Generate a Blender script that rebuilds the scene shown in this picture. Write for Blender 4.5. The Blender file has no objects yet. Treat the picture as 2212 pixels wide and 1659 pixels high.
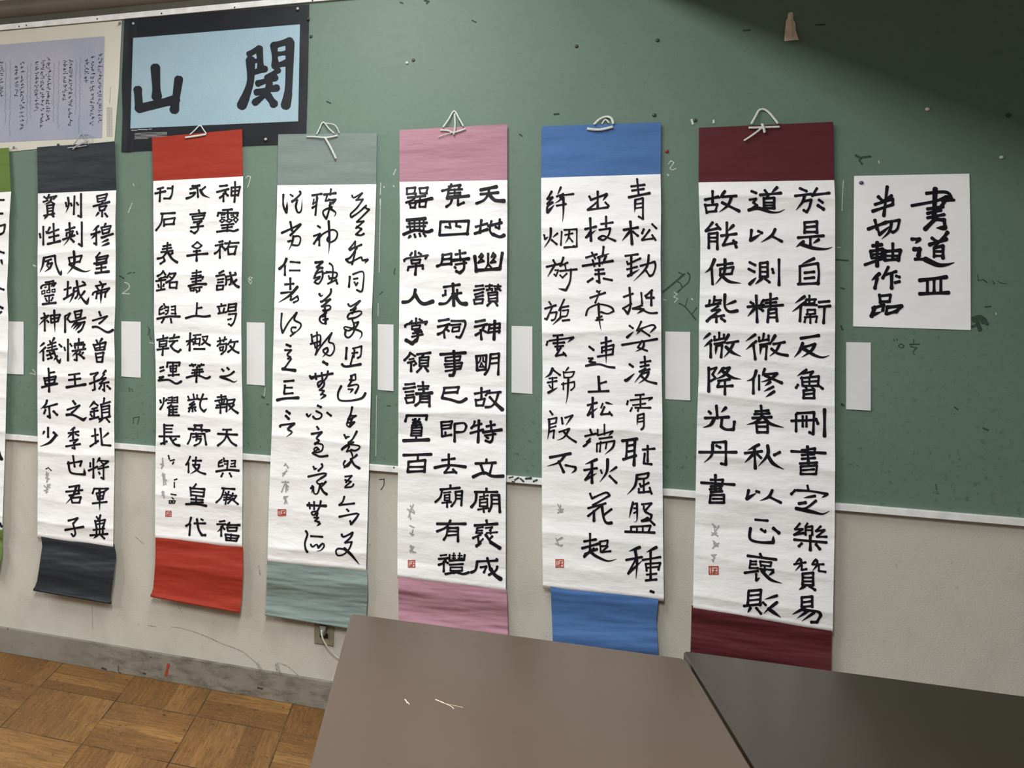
import bpy, bmesh, math, random
from mathutils import Vector, Matrix, noise
random.seed(7)
D = bpy.data
C = bpy.context.scene.collection

# ---------------------------------------------------------------- camera
W, H = 2212, 1659
F_PX, PPX, PPY = 1892.23, 310.38, 553.46          # focal length and principal point in photo pixels
YAW, PITCH, ROLL = 0.34247, 0.00552, -0.0081
S = 3.13
CAM = Vector((0, -S, 0.50283*S))
_Ry = Matrix.Rotation(YAW, 3, 'Z'); _Rx = Matrix.Rotation(PITCH, 3, 'X'); _Rz = Matrix.Rotation(ROLL, 3, 'Y')
ROT = _Ry @ _Rx @ _Rz                              # columns: right, forward, up
cam = D.objects.new('camera', D.cameras.new('camera')); C.objects.link(cam)
r, f, u = ROT.col[0], ROT.col[1], ROT.col[2]
cam.matrix_world = Matrix(((r[0], u[0], -f[0], CAM[0]), (r[1], u[1], -f[1], CAM[1]), (r[2], u[2], -f[2], CAM[2]), (0, 0, 0, 1)))
cam.data.sensor_fit = 'HORIZONTAL'; cam.data.sensor_width = 36.0
cam.data.lens = F_PX/W*36.0
cam.data.shift_x = (W/2-PPX)/W; cam.data.shift_y = (PPY-H/2)/W
cam.data.clip_start = 0.02
sc = bpy.context.scene; sc.camera = cam

# ---------------------------------------------------------------- exposure, ambient and ceiling lamps' light
sc.view_settings.view_transform = 'Standard'; sc.view_settings.look = 'None'
sc.view_settings.exposure = 0.2; sc.view_settings.gamma = 1.0; sc.view_settings.use_curve_mapping = False
wd = D.worlds.new('world'); sc.world = wd; wd.use_nodes = True
bg = wd.node_tree.nodes['Background']; bg.inputs[0].default_value = (0.93, 0.97, 1.0, 1); bg.inputs[1].default_value = 0.17
LAMPS = [(-0.25, -1.30, 30), (-0.25, -3.30, 105), (-3.1, -1.7, 44), (-3.1, -4.0, 66)]      # x, y, watts
LAMP_Z = 2.95
def lamp_light(x, y, p):
    l = D.lights.new('ceiling_lamp_light', 'AREA'); l.shape = 'RECTANGLE'; l.size = 0.24; l.size_y = 1.2
    l.energy = p; l.color = (0.985, 1.0, 0.995)
    o = D.objects.new('ceiling_lamp_light', l); C.objects.link(o); o.location = (x, y, LAMP_Z-0.005)
    return o
lamp_lights = [lamp_light(*a) for a in LAMPS]

# ---------------------------------------------------------------- pixel -> place helpers
def ray(x, y):
    return ROT @ Vector(((x-PPX)/F_PX, 1.0, -(y-PPY)/F_PX))
def wallp(x, y, off=0.0):
    d = ray(x, y); t = (-off-CAM.y)/d.y
    return CAM + d*t
def horp(x, y, z):
    d = ray(x, y); t = (z-CAM.z)/d.z
    return CAM + d*t

# ---------------------------------------------------------------- materials
ALB = 0.87                                         # paint and wood reflectances are listed a little high
class NT:
    def __init__(s, name):
        s.m = D.materials.new(name); s.m.use_nodes = True; s.t = s.m.node_tree
        s.b = s.t.nodes['Principled BSDF']; s.co = None
    def n(s, kind, **kw):
        x = s.t.nodes.new(kind)
        for k, v in kw.items(): setattr(x, k, v)
        return x
    def l(s, a, b): s.t.links.new(a, b)
    def coord(s):
        if s.co is None: s.co = s.n('ShaderNodeTexCoord').outputs['Object']
        return s.co
    def mapped(s, scale):
        mp = s.n('ShaderNodeMapping'); mp.inputs['Scale'].default_value = scale
        s.l(s.coord(), mp.inputs['Vector']); return mp.outputs[0]
    def noise(s, scale, detail=3, stretch=(1, 1, 1), rough=.55):
        t = s.n('ShaderNodeTexNoise'); t.inputs['Scale'].default_value = scale; t.inputs['Detail'].default_value = detail
        t.inputs['Roughness'].default_value = rough
        s.l(s.mapped(stretch), t.inputs['Vector']); return t.outputs['Fac']
    def ramp(s, src, stops):
        rp = s.n('ShaderNodeValToRGB'); e = rp.color_ramp.elements
        while len(e) < len(stops): e.new(0.5)
        for k, (p, c) in enumerate(stops):
            e[k].position = p; e[k].color = (c, c, c, 1) if isinstance(c, (int, float)) else (*[v*ALB for v in c], 1)
        s.l(src, rp.inputs[0]); return rp.outputs[0]
    def mix(s, fac, a, b):
        x = s.n('ShaderNodeMix', data_type='RGBA')
        for sock, v in ((x.inputs[0], fac), (x.inputs[6], a), (x.inputs[7], b)):
            if hasattr(v, 'links'): s.l(v, sock)
            elif isinstance(v, tuple): sock.default_value = (*[q*ALB for q in v], 1)
            else: sock.default_value = v
        return x.outputs[2]
    def math(s, op, a, b=0.0, c=None):
        x = s.n('ShaderNodeMath', operation=op)
        for k, v in enumerate((a, b) if c is None else (a, b, c)):
            if hasattr(v, 'links'): s.l(v, x.inputs[k])
            else: x.inputs[k].default_value = v
        return x.outputs[0]
    def color(s, c):
        if hasattr(c, 'links'): s.l(c, s.b.inputs['Base Color'])
        else: s.b.inputs['Base Color'].default_value = (*c, 1)
    def rough(s, v, spec=None):
        if hasattr(v, 'links'): s.l(v, s.b.inputs['Roughness'])
        else: s.b.inputs['Roughness'].default_value = v
        if spec is not None: s.b.inputs['Specular IOR Level'].default_value = spec
    def bump(s, h, strength, dist):
        x = s.n('ShaderNodeBump'); x.inputs['Strength'].default_value = strength; x.inputs['Distance'].default_value = dist
        s.l(h, x.inputs['Height']); s.l(x.outputs[0], s.b.inputs['Normal'])

def srgb(r, g, b):
    f = lambda v: (v/255/12.92) if v/255 <= .04045 else ((v/255+.055)/1.055)**2.4
    return (f(r), f(g), f(b))

def plain(name, col, rough=.6, spec=.4, var=.12, vscale=8.0, bump=0, bscale=200, stretch=(1, 1, 1), metal=0):
    k = NT(name); n = k.noise(vscale, 4)
    lo = tuple(c*(1-var) for c in col); hi = tuple(min(1, c*(1+var)) for c in col)
    k.color(k.ramp(n, [(.3, lo), (.7, hi)])); k.rough(rough, spec); k.b.inputs['Metallic'].default_value = metal
    if bump: k.bump(k.noise(bscale, 3, stretch), bump, .002)
    return k.m
def mk_board():
    k = NT('green_board_paint')
    big = k.noise(2.2, 4); fine = k.noise(420, 2); spots = k.noise(55, 5, (1, 1, 1.2), .7); smear = k.noise(16, 5, (.5, 1, 1.6))
    base = k.ramp(big, [(.3, (.128, .205, .152)), (.7, (.150, .228, .172))])
    c = k.mix(k.ramp(smear, [(.56, 0), (.72, .32)]), base, (.10, .165, .12))
    sep = k.n('ShaderNodeSeparateXYZ'); k.l(k.coord(), sep.inputs[0])
    low = k.math('MULTIPLY', k.ramp(k.math('MULTIPLY', sep.outputs[2], .4), [(.36, 1.0), (.62, .35)]), k.ramp(spots, [(.565, 0), (.66, .85)]))
    c = k.mix(low, c, (.055, .105, .075))
    c = k.mix(k.ramp(fine, [(.35, .0), (.75, .25)]), c, (.19, .27, .21))
    k.color(c); k.rough(.5, .38); k.bump(fine, .25, .0012); return k.m
def mk_wall():
    k = NT('cream_wall_paint')
    c = k.ramp(k.noise(1.6, 5), [(.3, (.555, .525, .447)), (.7, (.63, .60, .522))])
    c = k.mix(k.ramp(k.noise(9, 6, (1, 1, .6)), [(.52, 0), (.75, .35)]), c, (.40, .375, .31))
    c = k.mix(k.ramp(k.noise(60, 4), [(.68, 0), (.76, .55)]), c, (.32, .30, .26))
    k.color(c); k.rough(.75, .25); k.bump(k.noise(180, 4), .35, .003); return k.m
def mk_base():
    k = NT('grey_baseboard_paint')
    c = k.ramp(k.noise(6, 5), [(.3, (.225, .20, .16)), (.7, (.29, .265, .22))])
    sep = k.n('ShaderNodeSeparateXYZ'); k.l(k.coord(), sep.inputs[0])
    x = k.ramp(k.math('MULTIPLY_ADD', sep.outputs[0], .5, 1.0), [(.2, 0), (.42, 1), (.7, 1), (.9, .4)])
    d = k.math('MULTIPLY', x, k.ramp(k.noise(22, 7, (.6, 1, 1.6), .7), [(.46, 0), (.64, .85)]))
    c = k.mix(d, c, (.12, .10, .075))
    c = k.mix(k.ramp(k.noise(45, 3), [(.69, 0), (.73, .9)]), c, (.05, .045, .04))
    k.color(c); k.rough(.6, .35); k.bump(k.noise(60, 4, (.4, 1, 1)), .2, .003); return k.m
def mk_floor():
    T, X0, Y0, N = .29962, -1.13785, .20048, 5.0
    k = NT('parquet_floor'); M = k.math
    sep = k.n('ShaderNodeSeparateXYZ'); k.l(k.coord(), sep.inputs[0])
    tx = M('DIVIDE', M('SUBTRACT', sep.outputs[0], X0), T); ty = M('DIVIDE', M('SUBTRACT', M('MULTIPLY', sep.outputs[1], -1.0), Y0), T)
    i, j = M('FLOOR', tx), M('FLOOR', ty); fx, fy = M('FRACT', tx), M('FRACT', ty)
    par = M('FLOORED_MODULO', M('ADD', i, j), 2.0)
    inv = M('SUBTRACT', 1.0, par)
    acr = M('ADD', M('MULTIPLY', fx, par), M('MULTIPLY', fy, inv))
    alo = M('ADD', M('MULTIPLY', fy, par), M('MULTIPLY', fx, inv))
    s = M('MULTIPLY', acr, N); sid, sf = M('FLOOR', s), M('FRACT', s)
    cv = k.n('ShaderNodeCombineXYZ'); k.l(i, cv.inputs[0]); k.l(j, cv.inputs[1]); k.l(sid, cv.inputs[2])
    wn = k.n('ShaderNodeTexWhiteNoise'); k.l(cv.outputs[0], wn.inputs['Vector'])
    gv = k.n('ShaderNodeCombineXYZ'); k.l(M('MULTIPLY', alo, 1.6), gv.inputs[0]); k.l(M('MULTIPLY', acr, 22.0), gv.inputs[1])
    k.l(M('ADD', M('MULTIPLY', i, 3.7), M('MULTIPLY_ADD', j, 5.3, M('MULTIPLY', sid, 1.9))), gv.inputs[2])
    gn = k.n('ShaderNodeTexNoise'); gn.inputs['Scale'].default_value = 2.2; gn.inputs['Detail'].default_value = 7; gn.inputs['Roughness'].default_value = .68
    k.l(gv.outputs[0], gn.inputs['Vector'])
    c = k.ramp(wn.outputs['Value'], [(0.0, (.19, .088, .026)), (.35, (.25, .120, .036)), (.7, (.30, .148, .044)), (1.0, (.42, .225, .070))])
    c = k.mix(k.ramp(gn.outputs['Fac'], [(.40, 0), (.64, .78)]), c, (.125, .058, .018))
    c = k.mix(k.ramp(k.noise(3.0, 5), [(.42, 0), (.66, .6)]), c, (.13, .066, .026))
    c = k.mix(k.ramp(k.noise(95, 3), [(.56, 0), (.75, .55)]), c, (.40, .235, .085))
    c = k.mix(k.ramp(k.noise(42, 5, rough=.65), [(.60, 0), (.68, .85)]), c, (.05, .03, .016))
    e1 = M('MINIMUM', sf, M('SUBTRACT', 1.0, sf)); e2 = M('MINIMUM', M('MINIMUM', fx, M('SUBTRACT', 1.0, fx)), M('MINIMUM', fy, M('SUBTRACT', 1.0, fy)))
    g1 = M('MULTIPLY', M('LESS_THAN', e1, .022), k.ramp(k.noise(9, 3), [(.42, .05), (.6, .45)])); g2 = M('MULTIPLY', M('LESS_THAN', e2, .0075), k.ramp(k.noise(5, 3), [(.35, .2), (.58, .95)]))
    g = M('MAXIMUM', g1, g2)
    c = k.mix(g, c, (.035, .022, .012))
    k.color(c); k.rough(k.ramp(gn.outputs['Fac'], [(.3, .42), (.7, .6)]), .4)
    k.bump(M('SUBTRACT', M('MULTIPLY', gn.outputs['Fac'], .25), g), .35, .002); return k.m
def mk_paper(name, col, wr=.55, sc_=10):
    k = NT(name)
    c = k.ramp(k.noise(5, 4), [(.3, tuple(v*.96 for v in col)), (.7, col)])
    k.color(c); k.rough(.85, .2)
    a = k.noise(sc_, 5, (.6, 1, 1.45), .5); b = k.noise(350, 2)
    k.bump(k.math('ADD', a, k.math('MULTIPLY', b, .03)), wr, .018); return k.m
def mk_mount(name, col, wr=.5, rough=.7):
    k = NT(name); fib = k.noise(140, 4, (.25, 1, 2.2))
    c = k.ramp(fib, [(.3, tuple(v*.94 for v in col)), (.7, tuple(v*1.05 for v in col))])
    k.color(c); k.rough(rough, .3)
    k.bump(k.math('ADD', k.noise(8, 4, (.5, 1, 2.0), .42), k.math('MULTIPLY', fib, .008)), wr, .02); return k.m
M_ = dict(
 board=mk_board(), wall=mk_wall(), base=mk_base(), floor=mk_floor(),
 paper=mk_paper('white_scroll_paper', (1.03, 1.03, 1.025)), sheet=mk_paper('white_sheet_paper', (1.04, 1.04, 1.04), .25, 7),
 slip=mk_paper('name_slip_paper', (.84, .84, .84), .15, 9),
 ink=plain('black_ink', (.007, .007, .011), .55, .22, .3, 40), softink=plain('pale_grey_ink', (.42, .42, .42), .8, .2),
 oldink=plain('faded_ink', (.055, .06, .09), .8, .2), oldthin=plain('pale_faded_ink', (.20, .21, .26), .8, .2),
 seal=plain('vermilion_seal', (.52, .10, .06), .8, .2, .25, 90),
 chalk=plain('white_chalk', (.55, .60, .55), .95, .1, .3, 300), darkmark=plain('dark_marker', (.045, .078, .058), .8, .2, .35, 90),
 scuff=plain('scuff_mark', (.38, .355, .31), .9, .1, .4, 120), redmark=plain('red_paint_spot', (.36, .06, .03), .7, .3),
 alu=plain('white_painted_aluminium', (.88, .88, .86), .4, .5, .12, 30), brown=plain('brown_rail_paint', (.155, .130, .105), .5, .4, .15, 8),
 olive=plain('dark_olive_strip', (.085, .082, .062), .6, .3), screw=plain('dark_screw', (.05, .05, .05), .4, .5),
 ceil=plain('ceiling_paint', (.72, .71, .68), .9, .2), lampbody=plain('lamp_white_enamel', (.8, .8, .8), .4, .5),
 cord=plain('white_cotton_tape', (.66, .69, .63), .9, .2, .12, 200), twine=plain('grey_twine', (.42, .43, .45), .9, .2),
 tape=plain('beige_masking_tape', (.86, .70, .54), .8, .2, .08, 40),
 top=None,
 plate=plain('olive_steel_plate', (.245, .215, .155), .38, .5, .12, 60), black=plain('black_plastic', (.008, .008, .008), .5, .4), grey=plain('dark_grey_plug', (.13, .12, .10), .5, .4),
 cable=plain('cream_cable', (.60, .58, .50), .5, .4), leg=plain('grey_steel_tube', (.16, .15, .14), .35, .5, metal=.6),
 cream=mk_paper('cream_poster_paper', (.74, .71, .61), .12, 5), lilac=None, navy=plain('black_poster_print', (.012, .014, .019), .45, .22, .25, 5), sky=None,
 m_silver=plain('silver_tack', (.45, .45, .42), .35, .6), m_dark=plain('dark_green_tack', (.045, .06, .048), .4, .5), m_brown=plain('brown_tack', (.11, .075, .055), .4, .5),
 m_white=plain('white_tack', (.6, .66, .6), .4, .5), m_red=plain('red_tack', (.30, .03, .025), .4, .5), m_purple=plain('purple_tack', (.10, .085, .12), .4, .5), m_gray=plain('grey_tack', (.24, .23, .2), .4, .5),
)
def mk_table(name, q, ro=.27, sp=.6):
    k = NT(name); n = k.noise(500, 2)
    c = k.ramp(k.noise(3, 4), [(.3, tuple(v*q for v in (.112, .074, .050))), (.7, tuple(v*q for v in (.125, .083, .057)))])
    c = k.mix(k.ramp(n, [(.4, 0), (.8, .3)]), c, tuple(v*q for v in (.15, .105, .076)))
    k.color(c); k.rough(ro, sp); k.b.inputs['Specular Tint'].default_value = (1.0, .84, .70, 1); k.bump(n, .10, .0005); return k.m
M_['top'] = mk_table('brown_laminate', .80); M_['top_shaded'] = mk_table('shaded_brown_laminate', .26, .24, .72)  # right table's copy of the laminate: partial shadow put into a darker base
def mk_print(name, a, b, c_):
    k = NT(name); c = k.ramp(k.noise(3.2, 5), [(.25, a), (.5, b), (.75, c_)]); k.color(k.mix(k.ramp(k.noise(260, 2), [(.3, 0), (.8, .18)]), c, (.75, .8, .85))); k.rough(.5, .4); return k.m
M_['lilac'] = mk_print('lilac_manuscript_print', (.27, .32, .44), (.36, .37, .47), (.43, .42, .48))
M_['sky'] = mk_print('pale_blue_poster_print', (.27, .43, .52), (.30, .46, .55), (.34, .49, .55))
# ---------------------------------------------------------------- brush writing
# every tile: origin (px), scale (tile px per photo px), brush width (tile px/10), corner angle, lines of strokes
# a stroke is a run of points in tile px / 10; w = width factor, a trailing > tapers off
INK = {}
INK['maroon'] = [
 ((1490,380),4.879,3.3,60,"""
116,13 123,16;111,21 128,19;134,13 129,21;130,20 147,18;121,20 119,27 112,36>;119,27 128,25 126,33 123,38 120,36;136,25 140,28;w1.2 135,31 141,35
121,49 121,60;121,49 134,48 134,60;122,54 133,53;122,59 134,59;114,65 141,63;127,65 127,73;136,67 130,71>;120,69 112,75>;w1.2 118,72 130,76 143,77 150,75>
131,87 118,93>;116,95 116,114;117,95 135,92 136,103 135,114;121,102 131,101;121,108 131,107;114,114 136,113
121,127 111,134>;122,133 108,143>;117,138 116,153;w.8 126,126 126,134;w.8 122,131 133,130;w.8 123,130 132,130 131,134 122,135;w.8 121,136 134,136;w.8 124,141 132,141 132,145 123,146;w.8 124,141 124,146;w.8 121,149 134,148 133,154;w.8 122,149 121,154;w.8 127,147 127,155;136,133 147,132;136,138 148,137;142,138 141,155
65,16 70,18;79,15 82,19;92,12 86,18>;74,20 96,18;83,20 81,23;78,23 78,34;78,24 89,23 89,34;w.8 79,28 88,28;w.8 79,31 88,31;79,34 89,34;w.9 63,25 70,24 67,28 71,31 62,36>;w1.1 62,36 72,34 85,38 94,38 100,35>
w1.1 65,57 64,68 75,61>;72,58 76,60;90,56 86,63 75,70>;86,63 97,69
63,91 69,94;62,98 68,101;w1.1 63,114 70,107>;74,92 74,107;74,92 82,91 82,106;w.8 75,96 81,96;w.8 75,101 81,101;74,106 82,106;76,108 69,114>;79,108 84,112;87,98 88,102;94,88 94,115
70,126 71,154;64,133 67,135;78,131 74,135>;61,138 78,136;69,139 61,148>;73,139 77,142;85,124 85,138;w.9 80,131 92,129;w.9 80,134 91,133;76,138 98,136;83,141 82,154;83,141 91,140 92,153;w.8 84,145 91,144;w.8 83,149 91,149
24,16 24,28;16,25 30,22;w.9 16,30 18,39;w.9 17,31 29,30 27,37;w.9 18,38 28,37;37,16 31,24>;34,22 49,21;44,22 40,31 31,38>;w1.1 34,28 42,32 52,37
24,49 17,58 30,55;28,51 32,56;20,61 20,76;20,61 29,60 29,77;w.8 21,65 28,65;w.8 21,69 28,69;39,49 39,63;46,52 40,58>;33,63 49,61;40,63 35,73 49,70;w1.1 46,68 49,75
w1.1 26,88 22,97 16,102>;23,97 24,114;29,94 45,92;37,88 37,97 35,104 27,114>;w.9 32,98 32,105;w.9 32,98 46,96 44,103;w.9 32,104 44,103;w1.1 33,104 41,111 54,113>
w.9 26,127 25,135;w.9 21,131 20,137;17,137 32,134;w.9 33,131 26,131;w1.1 37,125 37,138 42,143 50,142;w.9 48,132 38,136>;w.9 30,137 23,142 31,141;w.9 32,141 22,149 36,147;28,147 28,154;w1.1 21,150 18,153;33,150 37,153
"""),
 ((1490,700),4.879,3.3,60,"""
w.9 21,10 14,16>;w.9 23,17 15,24>;22,21 22,35;w.9 31,9 31,16;w.9 26,13 26,17;w.9 26,17 36,15;w.9 36,11 36,15;w.9 26,21 37,19;w.9 28,23 27,32>;w.9 28,23 34,22 33,35;41,11 36,20>;w.9 39,20 51,18;w.9 46,20 42,28 36,35>;w1.1 38,24 45,30 54,34>
w.9 69,11 59,18>;w.9 70,18 59,27>;67,22 69,37;w.9 78,10 77,17;w.9 73,14 73,18;w.9 73,18 83,16;w.9 83,12 83,17;w.9 74,22 85,20;w.9 75,23 74,32>;w.9 75,24 81,23 80,37;90,12 84,22>;w.9 88,21 100,19;w.9 95,20 91,28 84,34>;w1.1 86,26 93,31 103,33
w1.1 117,15 136,12;w1.1 119,20 116,28 110,35>;121,24 132,21 128,28 118,35>;w1.1 120,26 132,33 140,35 147,33>
w1.1 20,46 20,71;w.9 20,48 28,46 24,53 27,57 22,60;w.9 36,46 29,53>;34,47 42,46 36,54 27,58>;w1.1 35,50 44,56 54,58>;30,60 42,58;w.9 31,61 29,66;29,66 45,65;37,59 37,74
70,49 67,57 60,60>;67,57 67,73;w.9 73,54 73,69;w.9 79,47 76,55>;78,53 92,52 85,58 75,61>;w1.1 79,54 88,58 97,62;w.9 85,61 79,65>;w.9 88,66 78,71>;89,71 80,77>
w.9 123,48 113,55>;w.9 119,52 130,50 127,54;w.9 118,56 119,65;w.9 117,57 136,55 135,65;w.8 126,56 126,65;w.8 119,61 135,60;w.9 119,65 136,65;114,64 112,67;w.9 121,65 123,68;w.9 128,65 130,68;135,64 140,68;120,70 120,78;120,70 131,69 131,78;w.9 121,74 131,73;w.9 120,78 131,78
w1.1 28,86 29,99;20,92 22,94;38,88 33,93>;16,99 41,98;w1.1 26,99 22,106 14,109>;w1.1 34,99 33,108 38,111 46,111 47,103
75,86 76,97;w.9 69,92 83,91;w.9 68,95 84,94;66,99 86,98;76,97 70,103 60,106>;w1.1 78,98 85,105 99,109>;70,104 71,114;70,104 82,103 82,114;w.9 72,108 81,108;71,114 82,114
112,95 112,113;113,94 131,93 130,116 126,114;w.9 119,97 119,108;w.9 123,97 123,108;107,102 132,101;w1.1 133,100 135,105;w1.2 142,90 142,118
24,127 23,138 15,146>;24,125 38,124 38,148 33,147;28,128 32,130;w1.1 10,135 49,135
73,127 61,133>;58,136 76,134;w1.1 68,130 69,152;67,137 58,146>;71,137 75,141;w1.1 82,128 82,138 72,150>;w1.2 82,138 88,147 99,153>;w1.1 95,135 89,138
w1.1 124,129 125,147;w.9 118,133 132,131 131,136;107,134 143,136;w.9 118,138 131,137;w.9 118,142 132,141;116,147 134,146;w.9 117,150 117,158;w.9 117,150 134,149 133,158;w.8 119,154 131,153;w.9 117,158 133,158
"""),
 ((1490,1020),4.879,3.3,60,"""
w1.1 27,3 27,19;w.9 22,8 35,8 34,12;12,11 47,13;w.9 22,15 34,14;w.9 21,18 33,17;22,21 34,20;22,24 21,32;22,24 36,24 36,32;w.8 24,28 34,28;21,32 36,32
w1.1 62,19 60,28 70,22>;70,20 73,21;87,19 83,26 74,30>;84,26 96,32
w.9 69,50 82,51;w1.1 64,59 63,68 66,72 76,74 88,74 88,67>;w.9 75,60 79,63>;79,63 80,60>;w1.2 88,59 94,64
74,86 76,90;61,88 91,92;w.8 64,93 63,101;w.8 64,94 70,94;w.8 64,97 70,97;w.8 63,101 72,101;w.8 74,94 86,95 85,99 75,98;w.8 74,94 75,99;w.8 79,99 79,104;w.8 74,102 88,103;72,104 58,106;w.9 70,107 70,114 74,111>;w1.1 76,104 85,113 97,117>;w.9 88,105 83,109>
62,126 61,139;62,125 75,124 74,140;w.8 64,130 73,129;w.8 63,135 73,134;57,141 75,139;64,143 61,148>;70,143 75,149;w.9 92,130 79,134>;w.9 77,137 80,140;92,137 82,145 78,149>;w1.2 83,144 96,153>
w.9 124,14 125,19;111,19 107,23;w.9 113,19 128,20 145,23 139,27>;w.9 132,25 120,27>;w1.2 115,33 122,32;133,30 122,38 112,38;w1.2 112,38 130,42 140,44 147,41>
w.8 124,54 122,57;w.9 122,57 122,66;w.9 122,58 129,57 129,66;w.8 122,61 129,61;w.9 116,54 111,60 119,60 110,66 120,64;w.9 138,57 133,62 142,61 134,68 144,68;110,71 144,74;w1.1 127,67 127,82;118,75 115,78;w1.1 133,76 137,81
w.8 116,91 111,96>;w.8 110,97 122,95;w.8 117,92 117,97 111,104>;w.8 118,98 118,103 123,102;w.8 133,92 128,97>;w.8 129,97 141,97;w.8 134,93 134,98 129,104>;w.8 136,98 136,104 143,105;119,107 119,119;119,107 130,106 130,119;w.8 120,111 129,111;w.8 120,115 129,115;119,119 130,119;121,120 115,124>;126,120 132,124
118,132 118,142;118,132 129,131 129,142;w.9 119,137 128,136;w.9 119,142 128,141;121,143 108,150>;w1.1 119,145 135,147 138,151 134,158 128,158;w.9 125,146 113,154>;w.9 131,148 118,157>
""")]
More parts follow.
